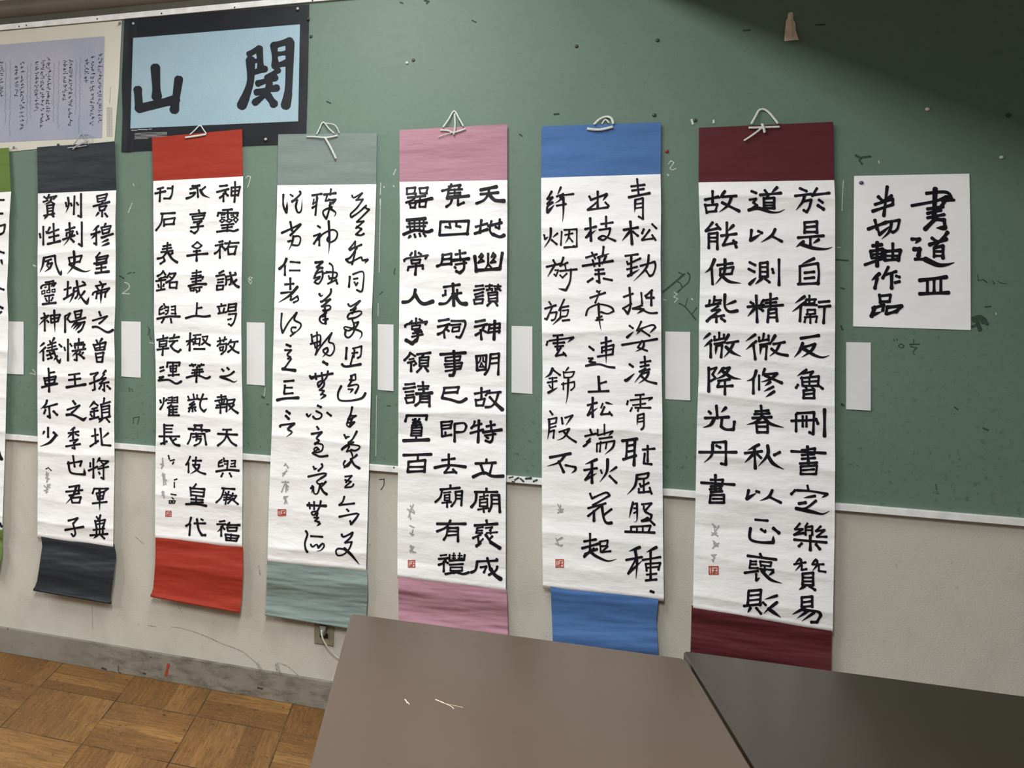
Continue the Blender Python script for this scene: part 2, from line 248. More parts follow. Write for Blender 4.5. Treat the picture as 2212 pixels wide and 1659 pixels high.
INK['blue'] = [
 ((1150,370),5.53,2.9,70,"""
125,9 127,28;w1.1 118,18 134,16;w1.1 119,23 133,21;w1.2 115,31 140,26;123,34 122,49>;123,34 132,32 132,57 127,54;w.8 124,39 131,38;w.8 123,44 131,43
w1.3 117,60 119,87;w1.2 109,70 126,67;w1.1 117,71 107,83>;w1.1 120,72 126,77;w1.1 133,69 131,74;143,63 148,68;140,70 131,82 146,80;143,76 147,82
111,101 126,99;w1.2 118,101 118,124;113,108 114,111 129,104;113,117 125,114;w1.1 114,125 128,117>;139,100 136,115 121,131>;129,113 146,108 147,114 144,123 140,125 136,119
w1.1 116,139 117,160 114,170 108,163>;109,150 120,146;108,164 118,158;w.9 130,145 131,158;w1.1 143,142 135,149;w1.2 136,151 145,151;w1.2 142,143 142,160;131,160 120,164 133,165 125,170>;128,163 139,169 149,169
w1.1 78,24 78,44;w1.1 68,30 70,34 89,27;89,28 84,35>;78,36 66,46 90,43;87,37 91,41 89,44>
w1.2 69,56 70,83;w1.1 63,69 76,66;69,72 64,79 76,70>;w1.1 88,54 88,66;82,63 96,61;80,70 93,68 91,76 85,82 79,80 84,77 92,80 99,83
71,97 75,104;64,103 77,99;w1.1 85,90 84,101;78,103 92,98>;w1.2 60,113 96,107;72,106 74,113;80,104 80,113;88,101 83,112>;75,118 85,117;w1.1 75,123 86,122;w1.1 79,117 80,133 77,131;w1.1 66,132 72,128;w1.1 85,128 95,130
w.9 77,143 79,144 82,142>;69,151 87,145;w.8 80,145 75,157;w.9 64,172 67,164 78,159 88,160 95,163 97,167 90,170 82,168;79,158 80,178 82,190>;w.8 77,175 83,173 76,178 84,177
w1.1 23,24 18,33 24,31 18,39;w1.2 24,37 18,42 18,49 26,40>;w.9 34,19 30,28>;w.9 32,29 49,27;w.9 29,30 37,27 33,34 27,38>;w.9 33,31 39,37>;29,41 40,39;37,31 37,48 36,60>
w.9 14,76 15,81 19,78>;22,68 21,80 14,91>;w.8 30,74 24,79>;23,82 29,87;w.8 35,72 34,88;w.8 38,70 53,69 53,90 49,89;w.8 39,76 48,74;w.8 44,71 43,79 39,86>;w.8 44,79 48,84;38,91 51,90
25,106 27,110;w1.1 17,114 35,110;w.9 26,113 18,126>;w.8 27,118 31,118 28,125 26,123;w1.1 37,103 34,112;w.9 33,113 42,109;33,119 53,117;w.8 39,112 40,118;w.8 33,124 36,127 41,122;46,117 45,131 40,142 31,140>
w.9 20,156 22,159;15,164 28,160;w.9 24,161 17,177 15,176;w.9 22,169 29,168 27,176 23,178;w.9 38,153 32,166;33,163 43,161
"""),
 ((1150,660),5.53,2.8,70,"""
w.8 34,4 33,15;w.8 36,6 43,5 41,12 36,13;w.9 35,13 24,23>;w1.1 36,18 44,17
25,36 36,35;18,43 17,47;20,42 35,40 49,38 42,44>;w1.1 30,36 30,53;w1.1 25,45 38,44;27,49 37,48;w1.1 34,50 28,60 39,58;37,56 40,60
w1.2 24,75 21,82 15,86>;25,77 33,83;w.8 20,87 29,86;w.9 18,92 29,90;w.9 24,86 24,101;w.8 20,95 22,98;w1.1 19,104 30,98>;w.8 43,74 39,79>;w.8 37,79 38,86;w.8 38,80 50,79 47,85 39,86;w.8 37,92 37,100;w.8 35,94 50,91 50,97 46,101;43,86 42,106 40,117>
21,126 24,130;w.9 19,136 29,134 28,140;20,136 20,148 18,160>;w.8 21,142 28,140;w.8 21,146 28,144;w.9 20,151 26,149 25,158;w1.1 35,134 36,141;w.9 39,134 48,131 40,143>;w.9 32,151 44,147 38,157 29,161>;w1.1 37,150 43,157 52,163
w1.1 68,49 73,53;82,45 94,42;83,50 83,56;83,50 97,47 96,56;w.9 85,54 95,52;78,61 96,58;w1.1 88,38 88,69>;67,63 72,63 68,67 75,68 64,72;w1.1 64,72 79,70 90,73 98,74
w1.4 79,85 80,101;81,93 88,91;w1.1 67,103 91,102
w1.2 72,110 72,133;w1.1 66,119 77,116;71,120 66,131 78,122>;w.9 84,117 82,122;w.9 88,116 96,118>;w1.1 86,121 82,130 93,129;92,127 95,131
w1.1 69,148 71,153;w1.1 63,156 76,153;69,159 65,163 69,162 61,168;61,168 66,166 >;w.9 78,148 78,155;w.9 86,142 86,154;w.9 78,155 96,150 91,156>;80,159 95,157
116,24 120,27;w1.1 113,38 121,31>;130,19 125,30;w.9 126,29 143,23 147,26 140,33>;w.9 131,27 124,35>;131,30 140,36;w1.1 107,47 149,40;131,42 126,50 137,54;133,43 132,50 123,55>
w1.2 116,70 120,73;w1.3 111,89 113,89 122,81>;w1.1 134,61 135,72;129,68 141,66;129,73 139,71;135,75 128,79 140,76;135,76 122,92>;130,82 139,79 136,86 127,93>;w1.1 130,84 137,90 148,93
123,107 133,106;114,114 113,118;w.9 117,113 143,110 138,114>;w.9 129,107 129,121;w.9 120,119 135,117;123,122 141,122;w.9 119,122 117,126;w.9 127,122 126,126;w.9 126,131 125,143>;126,131 133,129 133,144 130,148;w.8 127,135 132,134;w.8 127,139 132,138
"""),
 ((1150,950),4.74,2.6,70,"""
w1.3 18,18 39,14;34,15 27,23 15,27>;w1.2 27,22 32,33;34,26 44,28 44,31 40,34>
w.8 66,4 66,12 ;w.8 70,2 69,12;w.9 66,4 84,1 82,8 74,15>;w.8 76,3 75,9
w1.1 66,20 54,25>;53,31 66,29;w1.3 61,24 61,44;60,32 54,41 66,34>;w.9 70,31 71,34;w1.2 77,20 76,33 69,43>;86,28 79,33>;w1.1 79,37 86,44
59,55 61,60 75,54 79,57 62,67;57,70 75,65;72,66 57,78;w1.3 63,73 63,83;w1.1 81,71 73,77;w1.3 71,67 73,80 76,85 81,85
59,96 59,113;w1.1 53,104 65,102;w1.2 51,111 69,106;w1.2 54,117 66,112;63,111 53,120;w1.1 53,119 59,114 65,119 77,124 86,122>;w.8 69,104 70,115;w.9 70,104 77,103 76,108 71,109;77,109 71,115 80,114
w1.4 92,1 107,-1;w1.1 97,1 96,19;w1.3 105,0 104,26;w1.1 98,6 104,5;w1.1 98,12 104,11;w1.3 93,20 106,16;w1.1 118,6 118,22;113,10 125,9;w1.1 115,14 114,24 122,25
108,36 119,34 117,39 108,40;w1.1 107,36 105,47 97,56>;114,41 114,54;110,45 111,48 119,44;109,50 109,54 120,53;120,49 122,55
103,64 99,80>;w.9 103,66 107,65 107,82 104,84>;w.8 104,70 106,70;w.8 104,75 106,74;112,66 122,65 115,73;w.9 114,68 114,71;w1.1 116,74 122,77 120,82 112,83 118,80 125,87;101,89 101,94;102,89 121,88 119,94;w.9 107,89 107,94;w.9 113,89 113,94;w1.1 95,94 125,95
w1.2 110,110 99,114>;w1.1 96,123 112,120;w1.2 105,112 107,125 106,142>;106,122 98,137 113,123>;w1.2 127,110 117,115>;113,123 131,120;w1.1 121,114 121,143;116,127 117,134;116,127 131,126 129,133;w.9 117,131 129,130;w.9 117,138 127,137;w1.1 116,144 127,143
w1.2 121,155 124,156
""")]
INK['gray'] = [
 ((580,400),5.925,2.7,105,"""
107,13 109,16 120,10 113,19;112,19 121,18 113,29 105,37 106,41 115,35 125,26 124,29 129,31 113,47 122,46 112,55;w1.1 113,53 119,56 112,63 118,64 122,62
103,82 111,72 110,79 104,83;w1.1 105,82 119,76;w1.1 113,80 105,92 99,95 104,99 112,95 119,92 120,96 127,95 123,100>;w1.1 111,85 107,101
w1.2 104,117 103,130;108,114 121,111 121,128 119,136 113,134;109,120 114,119;110,124 112,128 114,125
w1.1 102,152 105,155 117,148 108,159
w1.2 56,13 68,11;w.9 58,18 57,24 62,20;w1.1 62,14 60,38;56,29 62,25>;w.8 63,16 61,29;w1.1 80,5 79,12;w1.2 71,12 86,10;75,13 73,20 86,18 82,25>;77,18 84,20 78,26 80,22;w1.1 79,22 78,30 74,43 70,37 71,32 81,28;79,30 86,35 84,40>
w1.1 63,52 66,54;w1.1 58,65 66,62 58,75;w1.1 65,66 65,77;63,70 70,62 82,57 88,61 86,69 79,73 75,70 77,66;w1.2 77,46 78,70 77,88>
w1.4 60,99 69,98 62,105 69,106;w1.2 66,105 62,110 59,117;w1.1 60,113 69,110 69,118 64,126 59,124;58,119 66,117;60,122 65,119;69,113 79,111;78,100 82,104 82,117 80,124;77,116 78,120;w1.1 74,111 87,112 86,118 79,119;76,126 87,121;w1.2 86,121 88,126
w1.1 65,139 67,142 70,140>;w1.2 80,133 79,139 70,148 67,149;w1.2 73,148 79,146 69,155
w1.2 19,12 19,26 23,35 24,21>;28,12 31,14;w1.2 40,8 41,11 33,19 30,21;30,20 37,19 35,26 36,32 38,35 42,32 43,17>
w1.3 28,47 30,58;w1.2 17,61 41,50 39,53 28,64;31,66 38,65 41,68 39,76 34,77 30,76;32,65 30,74 26,83>;25,72 33,70>
w1.4 23,94 20,101 14,107;w1.2 21,103 21,115;28,98 40,99;27,109 40,109
w1.2 28,119 28,133;w1.1 21,127 32,126;w1.3 37,130 27,141 13,150>;16,138 33,136>;29,142 28,147;29,147 37,142 38,147 32,150
"""),
 ((580,660),5.925,2.7,105,"""
w1.1 105,6 112,3 107,10;101,15 104,10 117,7 119,10 112,15 102,17;107,17 109,22 115,21 110,29 98,27 97,30 103,32 110,27;w1.1 109,22 110,30 107,37 102,41 98,38 99,31;108,30 113,31 119,34 119,39 116,43>
w1.3 100,54 99,68;108,55 119,52 118,64 114,67;110,57 109,66;107,61 114,60;108,64 105,75;w1.4 94,75 99,78 118,75
105,90 111,88 111,95 104,95;w1.4 106,91 106,96;w1.1 106,97 102,103 113,101 115,104 111,112;w.9 102,107 108,107 104,112>;w1.2 93,103 89,112 90,120 97,122 110,121 120,118 124,112
w1.2 107,130 105,139 102,146;105,141 112,141 104,146;104,143 100,152 104,155 110,149;w1.2 107,144 104,155;102,150 110,149
w1.2 68,1 78,0 79,4 72,7 70,6;w1.3 72,0 73,23;74,9 66,15 66,20 71,23 76,17>;69,14 73,13;70,18 76,17
w1.1 55,37 56,46;56,40 66,38 66,50;58,48 54,49 65,46;62,34 62,55 60,63;59,49 60,54 66,50;60,63 67,52 81,35 77,46 83,49 84,57 79,64 72,61 70,57 75,54 76,58 69,66>
w1.5 70,72 75,75
w1.2 53,90 55,94 60,90;w1.3 54,92 82,87;w1.1 60,87 61,94;w1.1 68,86 69,94;w1.1 76,84 74,92 64,104 63,99 70,96 71,102 66,108;65,108 71,109 67,114;69,113 73,115 66,120>
w1.3 63,128 67,130;w1.1 49,139 51,142 55,138>;w1.1 61,135 68,139 66,144 60,145 57,142;w1.2 75,137 80,141
w1.2 62,155 64,158
17,10 16,25 18,35 26,21 36,9 33,18 41,23 40,29 30,38>;35,28 30,28 29,32 32,36;28,39 34,34
w1.4 23,50 28,52;w1.1 21,57 29,57 24,63 28,66 25,68;29,68 22,78 20,80;w1.6 18,81 34,83
w1.2 20,97 32,96;w1.2 21,102 20,112;21,105 30,105;w1.1 20,113 31,112;w1.5 11,121 20,119 38,118
w1.4 23,135 27,138;w1.4 22,141 26,145;w1.2 15,155 16,153 33,151 25,158 30,162 23,168>
"""),
 ((570,930),5.53,2.5,105,"""
w1.1 96,5 98,9;w1.2 111,1 106,10 101,15;98,8 103,7>;101,14 107,14 97,20 93,23;93,22 100,17 113,18 114,21 109,24 104,23;102,19 99,25 103,24;104,25 106,31 104,36 96,44;w1.1 111,29 106,34>;97,36 95,40 97,43 101,42 105,35;w1.4 104,34 108,41 114,45
97,55 105,54 98,62;97,59 104,61 98,66 97,68 105,67 107,64
w1.1 96,79 94,85 90,89 108,87;w1.1 99,94 101,96;w1.2 90,103 111,99 112,102 105,111;w1.1 103,108 104,112
w1.2 93,124 95,127 106,122 104,127 97,134;97,134 105,133 102,141 95,148 88,149 86,144 89,141 97,142;w1.5 96,141 104,148 114,160>
w1.3 57,4 69,2 63,9 66,12 61,16;61,15 70,17 69,24 62,26 60,22 63,20 66,23;65,22 58,27 66,31 76,30;w1.3 60,28 67,31 76,30
w1.1 59,43 61,46;w1.2 69,40 70,43 65,48;60,46 64,45>;w1.2 53,55 72,51 74,53 68,57;68,57 63,61 66,64 70,63;w1.1 74,61 68,68>;58,66 56,69 59,68 57,75>;59,67 60,75 64,75 67,66;w1.4 67,66 71,73 75,76
w1.4 52,89 74,90;54,86 55,93;60,85 60,94;w1.1 68,84 66,92 60,101 57,99 58,97 64,97 63,102;60,104 65,104 61,108 66,109;64,109 67,111 63,114>
w1.2 50,120 52,124 49,134 50,142 52,145;w1.1 56,126 70,127;56,136 58,139 63,136 65,140 70,135 72,138 68,143 63,144>
""")]
INK['pink'] = [
 ((850,385),5.53,3.3,60,"""
w1.4 104,14 123,10;w1.2 104,19 125,17;w1.1 114,12 113,19 108,26 99,30;w1.6 114,19 121,26 132,27
w1.1 105,50 103,65;98,58 112,54;w1.2 97,66 112,61;w1.2 113,57 129,53;117,51 115,62 119,68;w1.4 119,67 127,70 132,68;127,49 126,60 122,58
w1.4 97,93 99,111;w1.4 99,110 127,108;w1.3 130,89 127,108;w.8 105,90 102,94 107,92 105,90;w.8 107,93 101,101 108,99 104,96;w.8 119,89 117,94 122,92 119,89;w.8 122,93 116,101 122,100 119,97;113,90 113,104;w.8 113,102 110,108;w.8 113,102 117,107
w.9 98,129 107,128;w.9 96,134 108,132;w.9 97,139 107,136;w.9 98,142 107,140;w.9 96,145 97,150;w.9 97,145 107,144 106,149;w.9 97,150 106,149;w.8 110,129 118,128;w.8 111,133 118,132;w.8 115,127 114,133 110,135>;w.8 115,132 118,134;w.8 120,129 128,129;w.8 121,132 127,132;w.8 125,127 124,132 119,136>;w.8 124,132 128,134;w.9 113,137 114,147;w.9 113,137 124,136 124,147;w.7 114,140 123,139;w.7 114,144 123,143;w.9 114,147 124,147;116,148 112,152;121,147 124,152
69,7 67,12 58,15;66,10 80,8 78,12;w1.1 66,13 64,24;w.9 66,14 82,13;w.9 66,18 80,17;w.9 66,22 80,20;w.9 73,13 73,22;w1.3 64,24 90,21;70,24 68,30 63,34;77,24 77,32 84,29
w1.1 56,53 55,68;w1.1 56,52 90,51 88,67;w1.1 55,68 89,66;67,54 68,59 62,58;75,53 75,57 80,58
w1.1 59,91 57,102 52,105;58,92 69,90 69,103;58,97 68,96;w1.1 57,103 69,102;79,86 80,98;74,91 86,89;w1.3 71,98 90,96;w.9 74,103 87,101;w1.2 84,98 84,108 79,113 75,111;73,106 74,107
60,130 79,127;w1.3 71,126 72,152;62,134 62,139 59,140;76,133 76,139;70,138 81,137;w1.1 70,141 63,149 55,150;w1.6 74,141 80,149 87,150
w.9 16,12 16,19;w.9 16,12 26,11 25,18;w.9 16,19 25,18;w.9 31,12 32,18;w.9 31,12 41,11 39,18;w.9 32,18 40,18;17,23 38,21;w.9 27,18 24,25 15,29;w1.3 26,28 46,24;w.9 32,22 31,28;w.9 19,30 21,35;w.9 19,30 27,29 25,35;w.9 20,35 26,35;w.9 31,28 31,34;w.9 31,28 39,27 38,34;w.9 31,34 38,34
w1.4 16,50 38,48;w.9 18,54 40,53;w.9 16,58 38,57;w.8 19,52 20,62;w.8 25,51 25,62;w.8 31,50 31,62;w.8 36,49 36,62;w1.3 12,67 26,62 40,64 46,62;20,69 17,72>;25,67 26,70;31,66 32,69;36,66 38,69
26,87 26,93;22,89 20,92;30,89 33,91;w.9 13,99 15,96 41,92 38,96;w.9 21,98 22,102;w.9 21,98 32,97 31,101;w.9 22,102 31,101;17,110 18,106 35,104 35,108;w1.1 27,102 26,115
w1.3 26,133 24,141 18,147 11,148;w1.6 26,139 31,147 37,150 47,147
"""),
 ((850,675),5.53,3.2,60,"""
w1.1 98,11 109,9;w1.1 97,17 112,14;w1.1 108,17 104,23 98,27;w1.1 104,21 105,32;107,21 110,23;115,14 113,24;114,15 127,13 126,24;114,19 127,18;112,24 127,22;w1.3 121,10 120,32
w1.2 99,52 100,69;99,52 111,51 110,68;100,69 110,68;w.8 104,54 103,58 101,60;w.8 107,54 107,58 109,59;w.7 105,60 103,65;w.7 105,60 107,64;w.7 103,65 108,65;116,50 114,66 109,74;116,50 126,49 125,74;w.9 116,55 125,54;w.9 116,61 125,60
w1.1 105,90 105,103;97,97 113,94;98,104 99,111;98,105 109,103 107,111;99,111 107,111;w.9 115,93 110,99;114,96 128,95;125,97 122,106 117,112 110,113;w1.1 115,101 122,109;w1.6 121,108 130,116
97,130 96,134 93,138;95,136 105,133;w1.2 102,129 101,155;w1.1 92,144 107,140;w1.1 111,136 121,134;w1.1 116,130 117,141;w1.3 107,143 129,140;109,147 122,145;w1.1 119,142 118,152 115,155 110,153;111,149 113,150
w1.1 54,10 66,8;w1.1 53,17 67,14;w1.1 64,17 59,23 53,26;60,22 61,30;63,20 66,22;69,10 85,10 86,14 82,25 79,30 75,29;w.9 69,15 80,14;w.8 71,18 70,22;w.8 71,18 79,17 78,22;w.8 70,23 78,22
w1.3 56,50 86,48;w1.3 72,46 73,68 71,75 67,75;w.9 62,54 62,58;w.9 62,54 80,52 79,57;w.9 62,58 79,57;w.9 61,62 82,60 80,67;w.9 62,65 81,64;w.9 62,70 80,67
61,90 58,102;60,90 78,89 76,96;w1.1 60,96 76,95;w1.3 58,102 68,104 79,107 87,103
57,131 58,148;57,131 70,130 68,138;w.9 58,135 69,134;w.9 58,139 68,138;62,143 62,147;58,148 69,146;w1.1 73,134 73,154;73,133 84,132 87,136 84,142 75,143
27,7 27,13;w.9 22,10 19,13;31,8 34,10;14,17 16,14 40,11 38,14;w.8 22,16 22,20;w.8 22,16 32,15 31,19;w.8 22,20 31,19;w.8 25,22 33,21;w.9 23,25 34,23;w.9 22,29 35,26;w1.3 28,22 29,29 27,34;w1.6 27,33 22,37 15,33
w1.1 20,48 18,52 13,57;w.9 21,49 26,52;w.8 19,56 24,55;w.9 17,60 25,58 27,61 24,63;w1.1 21,60 21,70;28,50 44,48;36,50 33,54;w.9 31,54 31,64;w.9 31,54 42,53 41,64;w.8 32,57 41,57;w.8 32,61 41,60;w.9 31,64 41,64;33,66 28,71;w1.1 38,66 41,70
14,86 25,85;12,91 26,89;w.9 14,95 24,94;w.9 15,99 24,98;w.9 14,102 16,108;w.9 15,102 25,101 24,107;w.9 16,108 24,107;w1.1 35,83 36,95;29,88 42,88;w.9 30,92 41,91;w1.3 27,97 46,96;w1.1 32,100 31,107 26,111;w1.1 32,100 43,100 43,112;w.9 33,103 42,103;w.9 33,107 42,107
w1.1 14,130 16,123 40,123 39,128;w1.1 26,127 27,136;23,128 25,130;31,127 29,130;23,132 32,131;22,135 33,134;w.9 22,137 21,147;w.9 22,138 34,137 33,147;w.8 22,141 33,141;w.8 22,144 33,144;w.9 21,147 33,147;27,148 27,152;w1.5 12,153 42,152
"""),
 ((850,965),5.53,3.2,60,"""
w1.1 111,15 111,18;w1.1 98,20 122,19;w1.2 104,21 108,32;118,20 115,32;w1.4 95,36 108,31 118,35 131,35
w1.1 111,50 111,53;97,54 124,54;w1.2 99,55 98,65 93,72;w.7 103,60 113,58;w.7 108,56 108,62;w.8 103,63 103,71;w.8 103,63 112,62 112,71;w.7 103,67 112,66;w.8 103,71 112,71;w.9 101,75 113,73;w.9 107,71 108,78;w1.1 117,58 117,70 114,77;w1.2 117,58 126,58 127,78;w.8 118,63 126,63;w.8 118,68 126,68
w1.1 111,88 112,93;w1.2 97,94 124,92;100,97 99,103;w.8 100,97 107,96;w.8 100,100 106,100;w.8 99,103 106,103;w.8 110,97 118,96 115,100;w.8 111,103 124,102;w.8 116,99 116,104;104,105 95,109;101,108 102,117 99,119;99,118 104,115;w.8 107,110 103,114;w1.2 110,105 117,115;w1.6 116,114 127,121;118,107 114,111
w1.2 100,137 98,147 93,150;100,137 124,136;104,144 111,143 108,150;w1.2 112,133 116,147;w1.7 116,146 121,153 128,158;w1.1 124,143 122,148 114,153;123,134 124,135
w1.1 66,9 66,23;58,16 73,14;w1.2 49,25 66,22 86,24;66,24 61,31 73,30;71,27 75,31
68,46 68,49;56,51 79,49;58,51 56,60 50,66;w.7 60,55 68,54;w.7 61,58 61,64;w.7 61,58 67,57 67,64;w.7 61,61 67,61;w.7 61,64 67,64;w.8 58,67 69,66;w.9 64,64 64,72;w.9 74,54 74,64 69,71;74,54 82,53 81,70;w.8 75,58 81,58;w.8 75,62 81,62
w1.2 52,92 86,92;w1.1 68,88 63,96 52,101;65,97 63,106 60,111;w1.1 65,97 77,97 77,113;w.9 66,101 76,101;w.9 65,106 76,105
w.8 56,130 63,129;54,134 65,133;62,135 59,139 54,141;60,137 60,149;62,137 65,139;w.9 67,129 67,136;85,129 84,135;67,136 84,135;w.7 72,127 72,134;w.7 79,127 79,134;w.6 70,130 74,130;w.6 77,130 82,130;w.6 70,133 74,133;w.6 77,133 82,133;w.9 67,141 83,140;w.8 68,144 68,148;w.8 68,144 82,144 82,148;w.8 68,148 82,148;71,148 72,151;79,148 78,151;w1.1 62,152 75,150 83,152 90,150
w1.2 12,10 45,9;29,10 29,16;w1.1 18,18 17,30;w1.1 18,18 38,16 37,30;18,24 37,24;w1.1 17,30 37,29
""")]
